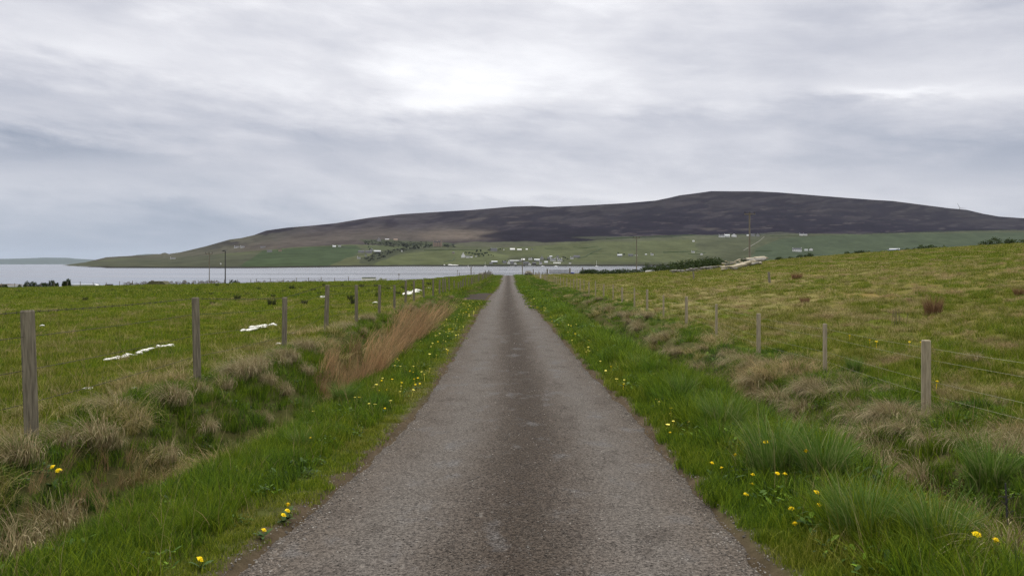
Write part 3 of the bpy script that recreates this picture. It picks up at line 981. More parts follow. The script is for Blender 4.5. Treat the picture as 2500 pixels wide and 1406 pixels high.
def build_grass():
    out = {'verge_grass': [], 'pasture_grass': [], 'hillside_grass': [], 'rough_grass': [], 'dead_reeds': []}
    # (near, far, clumps per square metre, scale)
    bands = [(3.2, 6, 180, .8), (6, 10, 130, .95), (10, 16, 64, 1.1), (16, 26, 24, 1.35), (26, 45, 9, 1.8), (45, 80, 2.6, 1.6), (80, 150, 2.0, 1.5), (150, 225, .9, 1.7)]
    for y0, y1, dn, sc in bands:
        xr = .70 * y1 + 4
        n = int(dn * (y1 - y0) * 2 * xr)
        x = RNG.uniform(-xr, xr, n); y = RNG.uniform(y0, y1, n)
        keep = np.abs(x) < .70 * y + 3.5
        x, y = x[keep], y[keep]
        c = ROADC(y); u = x - c; l = -u - HW; r = u - HW
        lay = (y > 58) & (y < 79)
        e = np.where(u < 0, l, r)
        keep = (e > .01 + .20 * vnoise(y * 1.9, u * 0, 9) * RNG.random(len(e)) ** .3) & ~(lay & (u < 0) & (l < 2.1))
        x, y, u, l, r, e = x[keep], y[keep], u[keep], l[keep], r[keep], e[keep]
        n = len(x)
        z = ground(x, y)
        keep = z > -5.0
        x, y, u, l, r, e, z = x[keep], y[keep], u[keep], l[keep], r[keep], e[keep], z[keep]
        n = len(x)
        far = y0 >= 45
        na = fbm(x * 1.5, y * 1.0, 101, 4); nb = fbm(x * .20, y * .14, 102, 4); nc = vnoise(x * 4.1, y * 3.0, 103)
        nd = fbm(x * 1.3 + 9, y * .9, 104, 4)
        tint = np.zeros(n); br = .85 + .35 * RNG.random(n); s = sc * (.75 + .5 * RNG.random(n))
        kind = np.zeros(n)
        L_ = u < 0
        A = dict(lawn=pick(['lawn'], n), medium=pick(['medium'], n), tall=pick(['tall'], n), dead=pick(['dead'], n), reed=pick(['reed'], n), patch=pick(['patch'], n), drypatch=pick(['drypatch'], n), leaf=pick(['leaf'], n))
        grp = np.empty(n, object)
        R = RNG.random(n)
        def put(mask, k, t, group, smul=1.0):
            kk = k
            if far:
                kk = {'lawn': 'patch', 'medium': 'patch', 'tall': 'drypatch', 'dead': 'drypatch', 'leaf': 'patch', 'reed': 'drypatch'}[k]
            kind[mask] = A[kk][mask]
            tint[mask] = (t if np.ndim(t) == 0 else t[mask])
            s[mask] *= smul
            grp[mask] = group
        # left pasture
        pl = L_ & (l > 2.75)
        put(pl, 'lawn', .385 + .32 * (na - .5) + .26 * (nc - .5), 'pasture_grass')
        q = pl & (nd > .60) & (R < .5); put(q, 'medium', .50 + .5 * (na - .5), 'pasture_grass', .7)
        q = pl & (l < 3.6) & (R < .4) & (nd > .52); put(q, 'dead', .66 + .3 * (na - .5), 'rough_grass', .65)
        q = pl & (R > .985); put(q, 'dead', .74, 'pasture_grass', .5)
        # left verge
        vl = L_ & (l <= 1.35)
        put(vl, 'medium', .25 + .45 * (na - .45) + .14 * (nc - .5), 'verge_grass', .85)
        q = vl & (l < .45); put(q, 'lawn', .42 + .4 * (na - .5), 'verge_grass', .8)
        q = vl & (l > .5) & (nd > .52); put(q, 'tall', .19 + .4 * (na - .5), 'verge_grass', .62)
        q = vl & (R < .06) & (l > .3); put(q, 'leaf', .12, 'verge_grass')
        # left ditch and bank
        bl = L_ & (l > 1.35) & (l <= 2.75)
        put(bl, 'dead', .68 + .35 * (na - .5), 'rough_grass', .66)
        q = bl & ((nd < .66) | (R < .35)); put(q, 'medium', .20 + .4 * (na - .5), 'rough_grass')
        q = bl & (nd < .50) & (R < .35); put(q, 'tall', .22 + .3 * (na - .5), 'rough_grass', .65)
        q = bl & (R > .90) & (nd < .55); put(q, 'leaf', .08, 'rough_grass')
        q = bl & (y > 13.4) & (y < 38) & (np.abs(l - 1.62 - .12 * np.sin(y * .5)) < .26 + .2 * vnoise(y * .8, u * 0, 5)) & (R < .50)
        put(q, 'reed', .90 + .34 * (nc - .48), 'dead_reeds'); s[q] = (.72 + 1.0 * R[q]) * (.45 + .55 * sm(y, 13, 19)[q]) * sc / min(sc, 1.1) ** .5; br[q] = (.7 + .9 * RNG.random(n))[q]
        q = bl & (y > 4.5) & (y < 7.4) & (np.abs(l - 1.85) < .3) & (R < .35); put(q, 'reed', .9 + .2 * (na - .5), 'dead_reeds', .42)
        # right verge: lush
        vr = ~L_ & (r <= 1.6)
        put(vr, 'medium', .27 + .42 * (na - .45) + .14 * (nc - .5), 'verge_grass', 1.0)
        q = vr & (r < .40); put(q, 'medium', .30 + .4 * (na - .5), 'verge_grass', .7)
        q = vr & (r > .4) & (R < .08); put(q, 'leaf', .10, 'verge_grass', 1.2)
        q = vr & (r > .55) & (nd > .48); put(q, 'tall', .20 + .4 * (na - .5), 'verge_grass', .85)
        # right ditch and bank: dead mats and dark green
        brm = ~L_ & (r > 1.6) & (r <= 4.3)
        put(brm, 'dead', .70 + .34 * (na - .5), 'rough_grass', .70)
        q = brm & ((nd < .64) | (R < .3)); put(q, 'medium', .17 + .44 * (na - .5), 'rough_grass', .95)
        q = brm & (nd < .46) & (R < .4); put(q, 'leaf', .12 + .1 * R, 'rough_grass', 1.0)
        q = brm & (R > .90); put(q, 'tall', .22, 'rough_grass', .9)
        # right field
        fr = ~L_ & (r > 4.3)
        dryn = nb * .4 + na * .6 + .05 * sm(y, 12, 40)
        put(fr, 'medium', .49 + .8 * (dryn - .5) + .2 * (nc - .5), 'hillside_grass', .68)
        q = fr & (na > .58 - .05 * sm(y, 10, 40)) & (R < .8); put(q, 'dead', .68 + .4 * (nc - .5), 'hillside_grass', .62)
        q = fr & (R > .95); put(q, 'dead', .72, 'hillside_grass', .6)
        tl = RNG.uniform(-.18, .18, (n, 2))
        rz = RNG.uniform(0, 6.283, n)
        rz = np.where((grp == 'dead_reeds'), RNG.normal(-.2, .75, n), rz)
        P = np.stack([x, y, z, rz, tl[:, 0], tl[:, 1], s, tint, br, kind, s / sc * min(sc, 1.1)], -1)
        for k in out:
            m = grp == k
            if m.any():
                out[k].append(P[m].astype(float))
        # single pale stalks standing out of the sward
        if y0 < 26:
            m = (RNG.random(n) < .08) & (e > .4)
            Q = P[m].copy(); Q[:, 9] = pick(['stalk'], len(Q)); Q[:, 7] = .72; Q[:, 6] = RNG.uniform(.4, .9, len(Q)); Q[:, 10] = Q[:, 6]
            out['rough_grass'].append(Q)
    for k, v in out.items():
        scatter(k, v)


build_grass()


# ------------------------------------------------------------------ tussocks, rushes and flowers, each a thing
def tussock_mesh(nm, mat, parts):
    Vs, Qs, Cs, k = [], [], [], 0
    for v, q, c in parts:
        Vs.append(v); Qs.append(q + k); Cs.append(c); k += len(v)
    me = new_mesh(nm, np.concatenate(Vs), np.concatenate(Qs), colors=np.concatenate(Cs))
    me.materials.append(mat)
    return me


GREEN_T = [tussock_mesh('green_tussock', M_TUFT_G, [blades(420, .17, .46, .010, 1.15, seed=200 + i, hvar=.4, spread=1.6, seg=4), blades(160, .22, .24, .010, 1.5, seed=210 + i, hvar=.5, spread=1.2)]) for i in range(3)]
DEAD_T = [tussock_mesh('dead_tussock', M_TUFT_B, [blades(420, .20, .40, .0075, 2.3, seed=220 + i, hvar=.35, spread=1.0, seg=5, flop=.35, lean=(-.35, -.35)), blades(120, .12, .30, .0075, 1.2, seed=230 + i, hvar=.5, lean=(-.2, -.2))]) for i in range(3)]
RUSH_T = [tussock_mesh('rush_clump', M_RUSH, [blades(150, .16, .36, .020, .55, seed=240 + i, hvar=.4, spread=1.6)]) for i in range(3)]
RUSTY_T = tussock_mesh('rusty_rush', M_RUSTY, [blades(420, .20, .52, .010, .6, seed=250, hvar=.3, spread=1.2)])


def tuft(name, me, px, py, size, label, cat, group=None, loc=None, tall=1.0):
    if loc is None:
        x, y, z = on_ground(px, py)
    else:
        x, y, z = loc
    o = link(name, me, None, None, (x, y, z - .02))
    o.rotation_euler = (0, 0, random.uniform(-.5, .5))
    o.scale = (size, size, size * tall)
    return tag(o, label, cat, group)


# the lush ones at the right-hand verge
for i, (px, py, s, lab) in enumerate([
        (1765, 1055, 1.0, 'tall lush green tussock arching at the verge, third up from the dandelions on the right'),
        (1890, 1165, 1.15, 'biggest green tussock with dandelions in front, right of the road'),
        (2010, 1175, 1.0, 'green tussock leaning over the ditch behind the dandelion clump'),
        (1668, 975, .85, 'dark blue-green tussock on the right verge below a wire fence post'),
        (2110, 1330, .85, 'long-bladed green tussock in the bottom right corner of the verge'),
        (2290, 1350, .8, 'green tussock nearest the dark dead stem at the lower right'),
        (2420, 1190, .9, 'yellow-green fountain-shaped tussock on the far bank of the right ditch'),
        (2085, 905, .55, 'small green tussock in the field between the two nearest right fence posts'),
        (1560, 900, .7, 'low green tussock beside the road edge with pale flowers'),
        (1480, 760, .8, 'dark green tussock in the ditch below the right fence'),
        (1440, 775, .9, 'broad green tussock near the road on the right before the far bend of the ditch'),
        (840, 985, .75, 'green tussock in front of the small brown reed tuft on the left verge'),
        (745, 1010, .6, 'green grass tussock left of the yellow dandelion group on the left verge'),
        (735, 600 + 500, .5, 'dark leafy green tussock near the left road edge')]):
    tuft('green_tussock', GREEN_T[i % 3], px, py, s, lab, 'tussock')

DEADS = [(1900, 985, 1.0), (1955, 1005, .8), (1845, 940, .9), (1985, 945, .8), (2060, 935, .8), (1715, 905, .8), (1640, 865, .85), (1610, 830, .8), (1780, 870, .7), (2150, 1130, 1.0), (2060, 1085, .9), (2250, 1190, 1.0), (2180, 960, .6), (2400, 1300, .95), (2310, 1020, .65), (2450, 1080, .8), (1930, 880, .6), (1560, 800, .8), (1520, 770, .8), (2380, 880, .55), (2330, 960, .6), (2440, 990, .5), (1745, 930, .7), (1870, 890, .6), (2220, 1060, .7), (2470, 1380, .9),
         (40, 1120, .8), (235, 1075, .8), (150, 1085, .6), (270, 1090, .55), (420, 985, .75), (395, 1120, .7), (560, 1105, .5), (500, 1050, .6), (615, 905, .7), (700, 880, .7), (745, 850, .8), (650, 935, .7), (690, 960, .7), (20, 1360, 1.0), (130, 1290, .8), (640, 1030, .6), (545, 945, .6), (1000, 757, .9), (1050, 748, .9), (1100, 728, .9), (480, 960, .6), (330, 1035, .6)]
for i, (px, py, s) in enumerate(DEADS):
    right = px > 1240
    tuft('dead_tussock', DEAD_T[i % 3], px, py, s, 'straw coloured flopping tussock on the %s ditch bank below the fence' % ('right' if right else 'left'), 'tussock', 'straw tussocks on the %s bank' % ('right' if right else 'left'))

rt = random.Random(31)
for i in range(46):
    yy = 7.5 * math.exp(rt.random() ** .9 * 2.0)
    xx = float(ROADC(yy)) + HW + rt.gauss(3.05, .32)
    tuft('dead_tussock', DEAD_T[i % 3], 0, 0, rt.uniform(.55, 1.0), 'straw coloured flopping tussock on the right ditch bank below the fence', 'tussock', 'straw tussocks on the right bank', loc=(xx, yy, float(ground(xx, yy))))
for i in range(20):
    yy = 8 * math.exp(rt.random() * 1.7)
    xx = float(ROADC(yy)) - HW - rt.gauss(2.35, .18)
    tuft('dead_tussock', DEAD_T[i % 3], 0, 0, rt.uniform(.5, .85), 'straw coloured flopping tussock on the left ditch bank below the fence', 'tussock', 'straw tussocks on the left bank', loc=(xx, yy, float(ground(xx, yy))))

RUSHES = [(205, 713), (275, 711), (283, 712), (312, 713), (306, 714), (236, 714), (208, 734), (481, 712), (517, 722), (518, 744), (603, 722), (365, 713), (623, 710), (631, 710), (743, 744), (780, 720), (765, 713), (718, 708), (735, 707), (693, 714), (667, 726), (855, 732), (865, 742), (815, 719), (835, 698), (790, 698), (678, 712), (700, 712), (712, 707), (905, 716), (883, 703), (935, 708), (948, 708), (918, 702), (925, 725), (973, 720), (1000, 712), (1022, 712), (1048, 697), (960, 703), (985, 707), (580, 732), (150, 712), (45, 716), (350, 708), (530, 700), (556, 697), (664, 745), (1008, 700), (1035, 706)]
for i, (px, py) in enumerate(RUSHES):
    tuft('rush_clump', RUSH_T[i % 3], px, py + 1, random.uniform(.55, .95) * (1 + .5 * (py < 712)), 'dark rush clump standing in the left pasture', 'rush clump', 'dark rush clumps dotted over the left pasture', tall=.85)
tuft('rusty_rush_clump', RUSTY_T, 2278, 772, 1.0, 'rusty brown rush clump alone in the right field', 'rush clump')
tuft('rusty_rush_clump', RUSTY_T, 1965, 740, .7, 'low brown rush clump in the right field above the fence', 'rush clump', tall=.6)
tuft('rusty_rush_clump', RUSTY_T, 2492, 722, .8, 'dark brown rush clump at the right edge of the field', 'rush clump', tall=.6)
tuft('rusty_rush_clump', RUSTY_T, 1945, 682, 1.2, 'distant brown rush clump beside the leaning field post', 'rush clump', tall=.5)


def stem_plant(name, px, py, h, n, label, cat):
    x, y, z = on_ground(px, py)
    m = MB()
    for i in range(n):
        a = Vector((random.uniform(-.1, .1) * (n > 1) * 2, random.uniform(-.1, .1), -.02)); hh = h * random.uniform(.6, 1)
        b = a + Vector((random.uniform(-.05, .05), 0, hh))
        m.tube(a, b, .012 if n == 1 else .007, .006, 5)
        for k in range(5 if n > 1 else 9):
            t = random.uniform(.55, 1); p = a.lerp(b, t)
            m.tube(p, p + Vector((random.uniform(-.07, .07), random.uniform(-.05, .05), random.uniform(.0, .06))), .004, .002, 4)
    o = m.build(name, M_DARK if n == 1 else M_DRYLEAF, None, (x, y, z))
    return tag(o, label, cat)


stem_plant('dead_plant', 2478, 1345, .58, 1, 'single dark dead stem standing at the lower right of the ditch', 'stem')
stem_plant('dead_thistle', 2195, 793, .42, 7, 'branched dead thistle in the right field left of the rusty rush', 'thistle')

# dandelions
def flower_head(n=22, r=.024):
    m = bmesh.new()
    rr = random.Random(5)
    for ring, (rad, z, cnt) in enumerate(((1.0, .0, n), (.72, .006, n - 5), (.42, .011, n - 10))):
        for i in range(cnt):
            a = 6.283 * i / cnt + ring * .2 + rr.uniform(-.08, .08)
            L = r * rad * rr.uniform(.85, 1.1); w = .0042
            d = Vector((math.cos(a), math.sin(a), 0)); s = Vector((-d.y, d.x, 0))
            p0 = d * .002 + Vector((0, 0, z)); p1 = d * L * .6 + Vector((0, 0, z + .004)); p2 = d * L + Vector((0, 0, z + .001))
            vs = [m.verts.new(q) for q in (p0 - s * w * .4, p0 + s * w * .4, p1 + s * w * .6, p2 + s * w * .45, p2 - s * w * .45, p1 - s * w * .6)]
            m.faces.new((vs[0], vs[1], vs[2], vs[5])); m.faces.new((vs[5], vs[2], vs[3], vs[4]))
    bmesh.ops.create_cone(m, cap_ends=True, segments=10, radius1=r * .2, radius2=r * .5, depth=.014, matrix=Matrix.Translation((0, 0, -.005)))
    bmesh.ops.create_uvsphere(m, u_segments=10, v_segments=6, radius=r * .42, matrix=Matrix.Translation((0, 0, .008)) @ Matrix.Diagonal((1, 1, .5, 1)))
    me = bpy.data.meshes.new('flower_head'); m.to_mesh(me); m.free()
    me.materials.append(M_YELLOW)
    return me


HEAD = flower_head()
_st = MB(); _st.tube((0, 0, -1), (0, 0, 0), .0026, .0022, 6); _sto = _st.build('stem', M_STEM); STEM = _sto.data; bpy.data.objects.remove(_sto)
_lv = leaves(8, .012, .01, .06, 300)
ROS = new_mesh('leaves', _lv[0], _lv[1], colors=_lv[2]); ROS.materials.append(simple('dandelion_leaf', (.045, .085, .018), (.03, .06, .014), 20, .7, bmp=0))


def dandelion(px, py, label, stem=.17, size=1.0, group=None):
    x, y, z = on_ground(px, py, stem)
    t = thing('dandelion', label, 'dandelion', (x, y, z), random.uniform(0, 6.28), group)
    s = link('stem', STEM, None, t); s.location = (0, 0, stem); s.scale = (1, 1, stem + .02)
    h = link('flower_head', HEAD, None, t); h.location = (0, 0, stem + .004); h.scale = (size,) * 3
    h.rotation_euler = (random.uniform(-.5, .5), random.uniform(-.5, .5), random.uniform(0, 6))
    l = link('leaves', ROS, None, t); l.location = (0, 0, .01)
    return t


D = [
    (1825, 1085, .28, 'dandelion left of a pair at the top of the big right-hand tussock'),
    (1851, 1085, .28, 'middle dandelion of the three along the crest of the big right-hand tussock'),
    (1870, 1080, .30, 'dandelion highest on the big right-hand tussock'),
    (1795, 1112, .22, 'double dandelion head just left of the big right-hand tussock'),
    (1738, 1132, .12, 'dandelion closest to the tarmac edge left of the big tussock'),
    (1762, 1143, .12, 'small dandelion beside the road edge under the big tussock'),
    (1838, 1160, .14, 'dandelion at the foot of the big right-hand tussock'),
    (1836, 1183, .12, 'dandelion just below the one at the foot of the big tussock'),
    (1822, 1208, .08, 'low tilted dandelion on the dirt at the right road edge'),
    (1898, 1157, .18, 'dandelion half hidden in the long blades right of the big tussock'),
    (1916, 1158, .16, 'small dandelion beside the half hidden one in the long blades'),
    (1968, 1103, .30, 'dandelion alone high on the right side of the big tussock'),
    (1994, 1204, .20, 'long-stemmed dandelion, upper of the column of three by the right verge'),
    (1998, 1234, .16, 'wide open dandelion, middle of the column of three by the right verge'),
    (1990, 1262, .10, 'dandelion, lowest of the column of three by the right verge'),
    (2068, 1215, .20, 'double-headed dandelion right of the column of three'),
    (1932, 1243, .10, 'flat dandelion left of the column of three'),
    (1941, 1281, .08, 'small dandelion nearest the dirt below the column of three'),
    (2384, 1307, .20, 'dandelion left of the pair in front of the dark dead stem'),
    (2431, 1321, .20, 'dandelion right of the pair in front of the dark dead stem'),
    (1636, 1057, .10, 'single dandelion on the right road edge before the tussocks'),
    (128, 1145, .16, 'left dandelion of the pair in the left ditch below the nearest post'),
    (143, 1150, .14, 'right dandelion of the pair in the left ditch below the nearest post'),
    (692, 1258, .06, 'open dandelion at the left road edge, lower of a group of three'),
    (702, 1248, .07, 'edge-on dandelion at the left road edge, middle of a group of three'),
    (703, 1234, .08, 'round dandelion at the left road edge, top of a group of three'),
    (644, 1296, .05, 'flat dandelion alone at the left road edge'),
    (488, 1368, .06, 'dandelion nearest the camera on the left verge'),
    (758, 1071, .12, 'dandelion above a dark leafy tuft on the left verge'),
    (1001, 907, .16, 'upper left dandelion of the yellow cluster on the left verge'),
    (1009, 910, .16, 'upper right dandelion of the yellow cluster on the left verge'),
    (1010, 926, .13, 'left middle dandelion of the yellow cluster on the left verge'),
    (1020, 923, .14, 'right middle dandelion of the yellow cluster on the left verge'),
    (1014, 939, .10, 'lowest dandelion of the yellow cluster on the left verge'),
    (1025, 937, .10, 'dandelion of the yellow cluster closest to the road on the left verge'),
    (932, 930, .12, 'dandelion standing left of the yellow cluster on the left verge'),
    (945, 952, .12, 'dandelion below and left of the yellow cluster on the left verge'),
    (940, 998, .06, 'low orange-yellow dandelion under the yellow cluster'),
    (925, 955, .10, 'pale dandelion left of the low pair on the left verge'),
]
for px, py, st, lab in D:
    dandelion(px, py, lab, st, random.uniform(.8, 1.05))
for i in range(16):
    dandelion(1312 + random.gauss(0, 12), 744 + random.gauss(0, 5), 'dandelion in the yellow patch on the right verge far up the road', .10, 1.3, 'dandelions in the yellow patch up the road')


def far_flower(x, y, i):
    z = float(ground(x, y))
    o = link('wild_flower', FARF[i % 2], None, None, (x, y, z))
    o.rotation_euler = (random.uniform(-.2, .2), random.uniform(-.2, .2), random.uniform(0, 6))
    k = random.uniform(.8, 1.3) * (1 + .012 * y)
    o.scale = (k, k, random.uniform(.9, 1.4))
    side = 'left' if x < 0 else 'right'
    return tag(o, 'small pale yellow flower open on the %s grass verge' % side, 'flower', 'small yellow flowers on the %s verge' % side)


FARF = []
for mt in (M_PALEYEL, M_YELLOW):
    m = MB(); m.tube((0, 0, 0), (0, 0, .11), .003, .002, 5)
    bmesh.ops.create_cone(m.bm, cap_ends=True, segments=9, radius1=.010, radius2=.021, depth=.010, matrix=Matrix.Translation((0, 0, .115)))
    bmesh.ops.create_uvsphere(m.bm, u_segments=8, v_segments=5, radius=.012, matrix=Matrix.Translation((0, 0, .12)) @ Matrix.Diagonal((1, 1, .5, 1)))
    o = m.build('wild_flower', mt); FARF.append(o.data); bpy.data.objects.remove(o)
rf = random.Random(77)
for i in range(115):
    y = 11 * math.exp(rf.random() ** .8 * 1.6); l = min(1.9, abs(rf.gauss(.55, .4)) + .12)
    if 57 < y < 80: continue
    far_flower(float(ROADC(y)) - HW - l, y, 0 if rf.random() < .78 else 1)
for i in range(70):
    y = 9.5 * math.exp(rf.random() * 1.9); r = min(1.5, abs(rf.gauss(.2, .35)) + .12)
    far_flower(float(ROADC(y)) + HW + r, y, 0 if rf.random() < .7 else 1)
for px, py in ((2075, 837), (2122, 848), (2140, 853), (2220, 851), (2245, 854), (2285, 958), (1515, 765)):
    x, y, z = on_ground(px, py)
    o = far_flower(x, y, 1); o['label'] = 'small yellow flower in the rough grass behind the right fence'; o['group'] = 'yellow flowers behind the right fence'

# ------------------------------------------------------------------ fences
def post_mesh(nm, w, h, mat, round_=True, tilt=0.0):
    m = MB()
    n = 12 if round_ else 4
    m.tube((0, 0, -.3), (0, 0, h - .015), w / 2, w / 2 * .97, n)
    m.tube((0, 0, h - .015), (0, 0, h), w / 2 * .97, w / 2 * .86, n)
    if not round_:
        bmesh.ops.rotate(m.bm, cent=(0, 0, 0), matrix=Matrix.Rotation(math.radians(45), 3, 'Z'), verts=m.bm.verts)
    return m.build(nm, mat)


def wire(nm, pts, r, mat, parent, barbs=False, sag=.012):
    m = MB()
    for i in range(len(pts) - 1):
        a, b = Vector(pts[i]), Vector(pts[i + 1])
        prev = a
        for k in range(1, 5):
            t = k / 4
            p = a.lerp(b, t) + Vector((0, 0, -sag * 4 * t * (1 - t)))
            m.tube(prev, p, r, r, 4, caps=False); prev = p
        if barbs and (a.y + b.y) / 2 < 45:
            L = (b - a).length; q = 0.05
            d = (b - a).normalized()
            while q < L:
                t = q / L
                p = a.lerp(b, t) + Vector((0, 0, -sag * 4 * t * (1 - t)))
                s = Vector((random.uniform(-1, 1), random.uniform(-.3, .3), random.uniform(-1, 1))).normalized() * .018
                m.tube(p - s, p + s, r * .9, r * .6, 4); m.tube(p - Vector((s.z, 0, -s.x)), p + Vector((s.z, 0, -s.x)), r * .9, r * .6, 4)
                q += .14
    return m.build(nm, mat, parent)


def fence(label, pts, wires, wmat, pmesh, wr, barbs_top, side):
    """pts: (x, y, height, width factor, lean)"""
    t = thing('wire_fence', label, 'fence', (pts[0][0], pts[0][1], float(ground(pts[0][0], pts[0][1]))))
    org = t.location.copy()
    bases = []
    for i, (x, y, h, w, lean) in enumerate(pts):
        z = float(ground(x, y))
        p = link('post', pmesh[i % len(pmesh)], None, t, Vector((x, y, z)) - org)
        p.scale = (w, w, h)
        p.rotation_euler = (lean * .4, lean, random.uniform(-.2, .2))
        bases.append((x, y, z, h))
    for k, f in enumerate(wires):
        path = [Vector((x + side * .055, y, z + h * f)) - org for x, y, z, h in bases]
        wire('wire', path, wr, wmat, t, barbs_top and k == 0)
    return t


_pm = [post_mesh('post', .105, 1.0, M_WOOD_L, True), post_mesh('post', .10, 1.0, M_WOOD_L, True)]
PL = [o.data for o in _pm]
for o in _pm: bpy.data.objects.remove(o)
_pm = [post_mesh('post', .098, 1.0, M_WOOD_R, True), post_mesh('post', .088, 1.0, M_WOOD_R, False)]
PR = [o.data for o in _pm]
for o in _pm: bpy.data.objects.remove(o)

# left fence: first posts from the photograph, then on at even spacing to the brow
lp = [(-4.38, 3.0, 1.15, 1.1, 0)]
for px, Y, h, w, lean in ((78, 6.8, 1.17, 1.15, -.05), (482, 10.3, 1.13, .95, -.025), (694, 14.6, 1.07, .95, .012), (796, 18.3, 1.08, 1.0, .03), (870, 22.0, 1.06, .95, 0), (926, 26.0, 1.03, .95, .01), (963, 29.6, .98, .9, 0), (990, 33.2, 1.04, .95, .02)):
    lp.append(((px - CX) * Y / F, Y, h, w, lean))
y = 37.0
while y < 212:
    lp.append((-4.35 + .12 * math.sin(y * .3) - .010 * max(0, y - 120) * 0, y, 1.03 + random.uniform(-.06, .08), 1.0 + random.uniform(-.08, .1), random.gauss(0, .025)))
    y += 3.7
fence('grey weathered post and barbed wire fence along the left pasture', lp, [.985, .80, .55, .30], M_WIRE_D, PL, .0026, True, -1)

rp = [(5.55, 2.6, 1.0, 1, 0), (5.52, 6.4, 1.0, 1, 0)]
for px, Y, h, w, lean in ((2261, 10.2, 1.0, 1.2, 0), (2014, 14.3, .98, 1.0, 0), (1852, 17.7, 1.0, 1.0, .0), (1749, 21.6, .95, 1.0, 0), (1676, 25.2, .92, 1.0, 0), (1620, 28.9, .92, 1.0, 0), (1580, 32.4, .85, 1, 0), (1549, 35.8, .9, 1, 0), (1519, 39.6, .85, 1, 0), (1497, 43.2, .95, 1, 0)):
    rp.append(((px - CX) * Y / F, Y, h, w, lean))
y = 46.8
while y < 190:
    rp.append((5.75 + .1 * math.sin(y * .2) + .9 * float(sm(y, 90, 190)), y, .95 + random.uniform(-.08, .06), 1.0, random.gauss(0, .015)))
    y += 3.7
fence('pale post and plain wire fence along the right ditch', rp, [.89, .74, .46, .28], M_WIRE, PR, .0013, False, 1)


def lone_post(px, py_b, py_t, w, label, mat=M_POLE, Y=None, lean=0.0, name='wooden_post', n=7):
    if Y is None:
        x, Y, z = on_ground(px, py_b)
    else:
        p = at(px, py_b, Y); x, z = p.x, float(ground(p.x, Y))
    top = -(py_t - CY) * Y / F
    m = MB(); m.tube((0, 0, -.3), (lean * (top - z), 0, top - z), w / 2, w / 2 * .93, n)
    return tag(m.build(name, mat, None, (x, Y, z)), label, 'post')


lone_post(1695, 684, 664, .13, 'short dark wooden post leaning in the right field, left one of two', lean=-.12)
lone_post(1880, 690, 664, .14, 'taller leaning wooden post in the right field, right one of two', lean=-.12)
lone_post(1150, 676, 651, .28, 'thick dark post on the brow left of the road end', Y=212)
lone_post(1320, 678, 669, .22, 'short white painted marker post on the right verge near the gate', M_WHITE, Y=150)
lone_post(1302, 672, 657, .24, 'dark gatepost beside the stone mound right of the road end', Y=203)
for px, py in ((1008, 684), (1017, 0),):
    pass

# the fence along the far edge of the left pasture
fp = []
for px in list(range(-60, 640, 32)) + [626, 660, 693, 724, 753, 784, 817, 851]:
    Y = 152.0
    fp.append(((px - CX) * Y / F, Y, .95 + random.uniform(-.12, .2), 1.1, random.gauss(0, .03)))
fp.sort()
t = fence('thin post and wire fence along the far edge of the left pasture', fp, [.9, .5], M_WIRE_D, PL, .006, False, 0)
fp = []
for px, Y in ((888, 160), (953, 166), (989, 170), (1021, 176), (1055, 181), (1088, 186), (1122, 192), (1157, 204), (1171, 212)):
    fp.append(((px - CX) * Y / F, Y, 1.0, 1.25, random.gauss(0, .02)))
fence('line of bare posts on the skyline left of the road end', fp, [.9], M_WIRE_D, PL, .005, False, 0)


# ------------------------------------------------------------------ poles, lamp, gate, stones at the brow
def utility_pole(px, py_b, py_t, Y, arm, label, r=.14):
    p = at(px, py_b, Y); z = float(ground(p.x, Y)); top = -(py_t - CY) * Y / F
    t = thing('utility_pole', label, 'utility pole', (p.x, Y, z))
    h = top - z
    MB().tube((0, 0, -.4), (0, 0, h), r, r * .72, 10).build('pole', M_POLE, t)
    c = MB(); c.box((0, -.16, h - .35), (arm, .12, .14))
    ca = c.build('crossarm', M_POLE, t)
    for s in (-.46, 0, .46):
        m = MB(); m.tube((s * arm, -.16, h - .28), (s * arm, -.16, h + .05), .05, .05, 8); m.tube((s * arm, -.16, h - .05), (s * arm, -.16, h + .04), .1, .06, 8)
        m.build('insulator', M_DARK, ca)
    return t


utility_pole(1830, 628, 518, 128, 1.75, 'tall wooden utility pole with crossarm behind the flagstone heap', .15)
utility_pole(1554, 655, 578, 190, 1.7, 'wooden utility pole with short crossarm behind the white stone strip')
utility_pole(511, 690, 616, 166, 1.5, 'thin utility pole with crossarm left of the lamp post', .09)
lone_post(1276, 672, 630, .26, 'plain dark pole rising right of the road end', Y=226, lean=-.03, name='plain_pole')


def lamp_post():
    Y = 165.0; p = at(550, 692, Y); z = float(ground(p.x, Y)); h = -(613 - CY) * Y / F - z
    t = thing('street_lamp', 'tall grey street lamp with its head turned left at the pasture edge', 'street lamp', (p.x, Y, z))
    MB().tube((0, 0, -.3), (0, 0, h), .13, .085, 12).build('pole', M_DARK, t)
    MB().tube((0, 0, 0), (0, 0, .9), .2, .19, 12).build('base', M_DARK, t)
    m = MB(); m.tube((0, 0, h), (-.25, 0, h + .18), .06, .05, 8); m.tube((-.25, 0, h + .18), (-.42, 0, h + .14), .05, .05, 8); m.build('bracket', M_DARK, t)
    m = MB(); m.box((-.42, 0, h + .05), (.42, .28, .22), bevel=.05); m.build('lamp_head', M_DARK, t)


lamp_post()


def sign_post(px, py_b, py_t, Y, w, label, name='sign_post'):
    p = at(px, py_b, Y); z = float(ground(p.x, Y)); h = -(py_t - CY) * Y / F - z
    t = thing(name, label, 'sign', (p.x, Y, z))
    MB().tube((0, 0, -.2), (0, 0, h), .04, .04, 8).build('pole', M_POLE, t)
    m = MB(); m.box((0, -.06, h - .08), (w, .05, .18), bevel=.01); m.build('board', M_POLE, t)


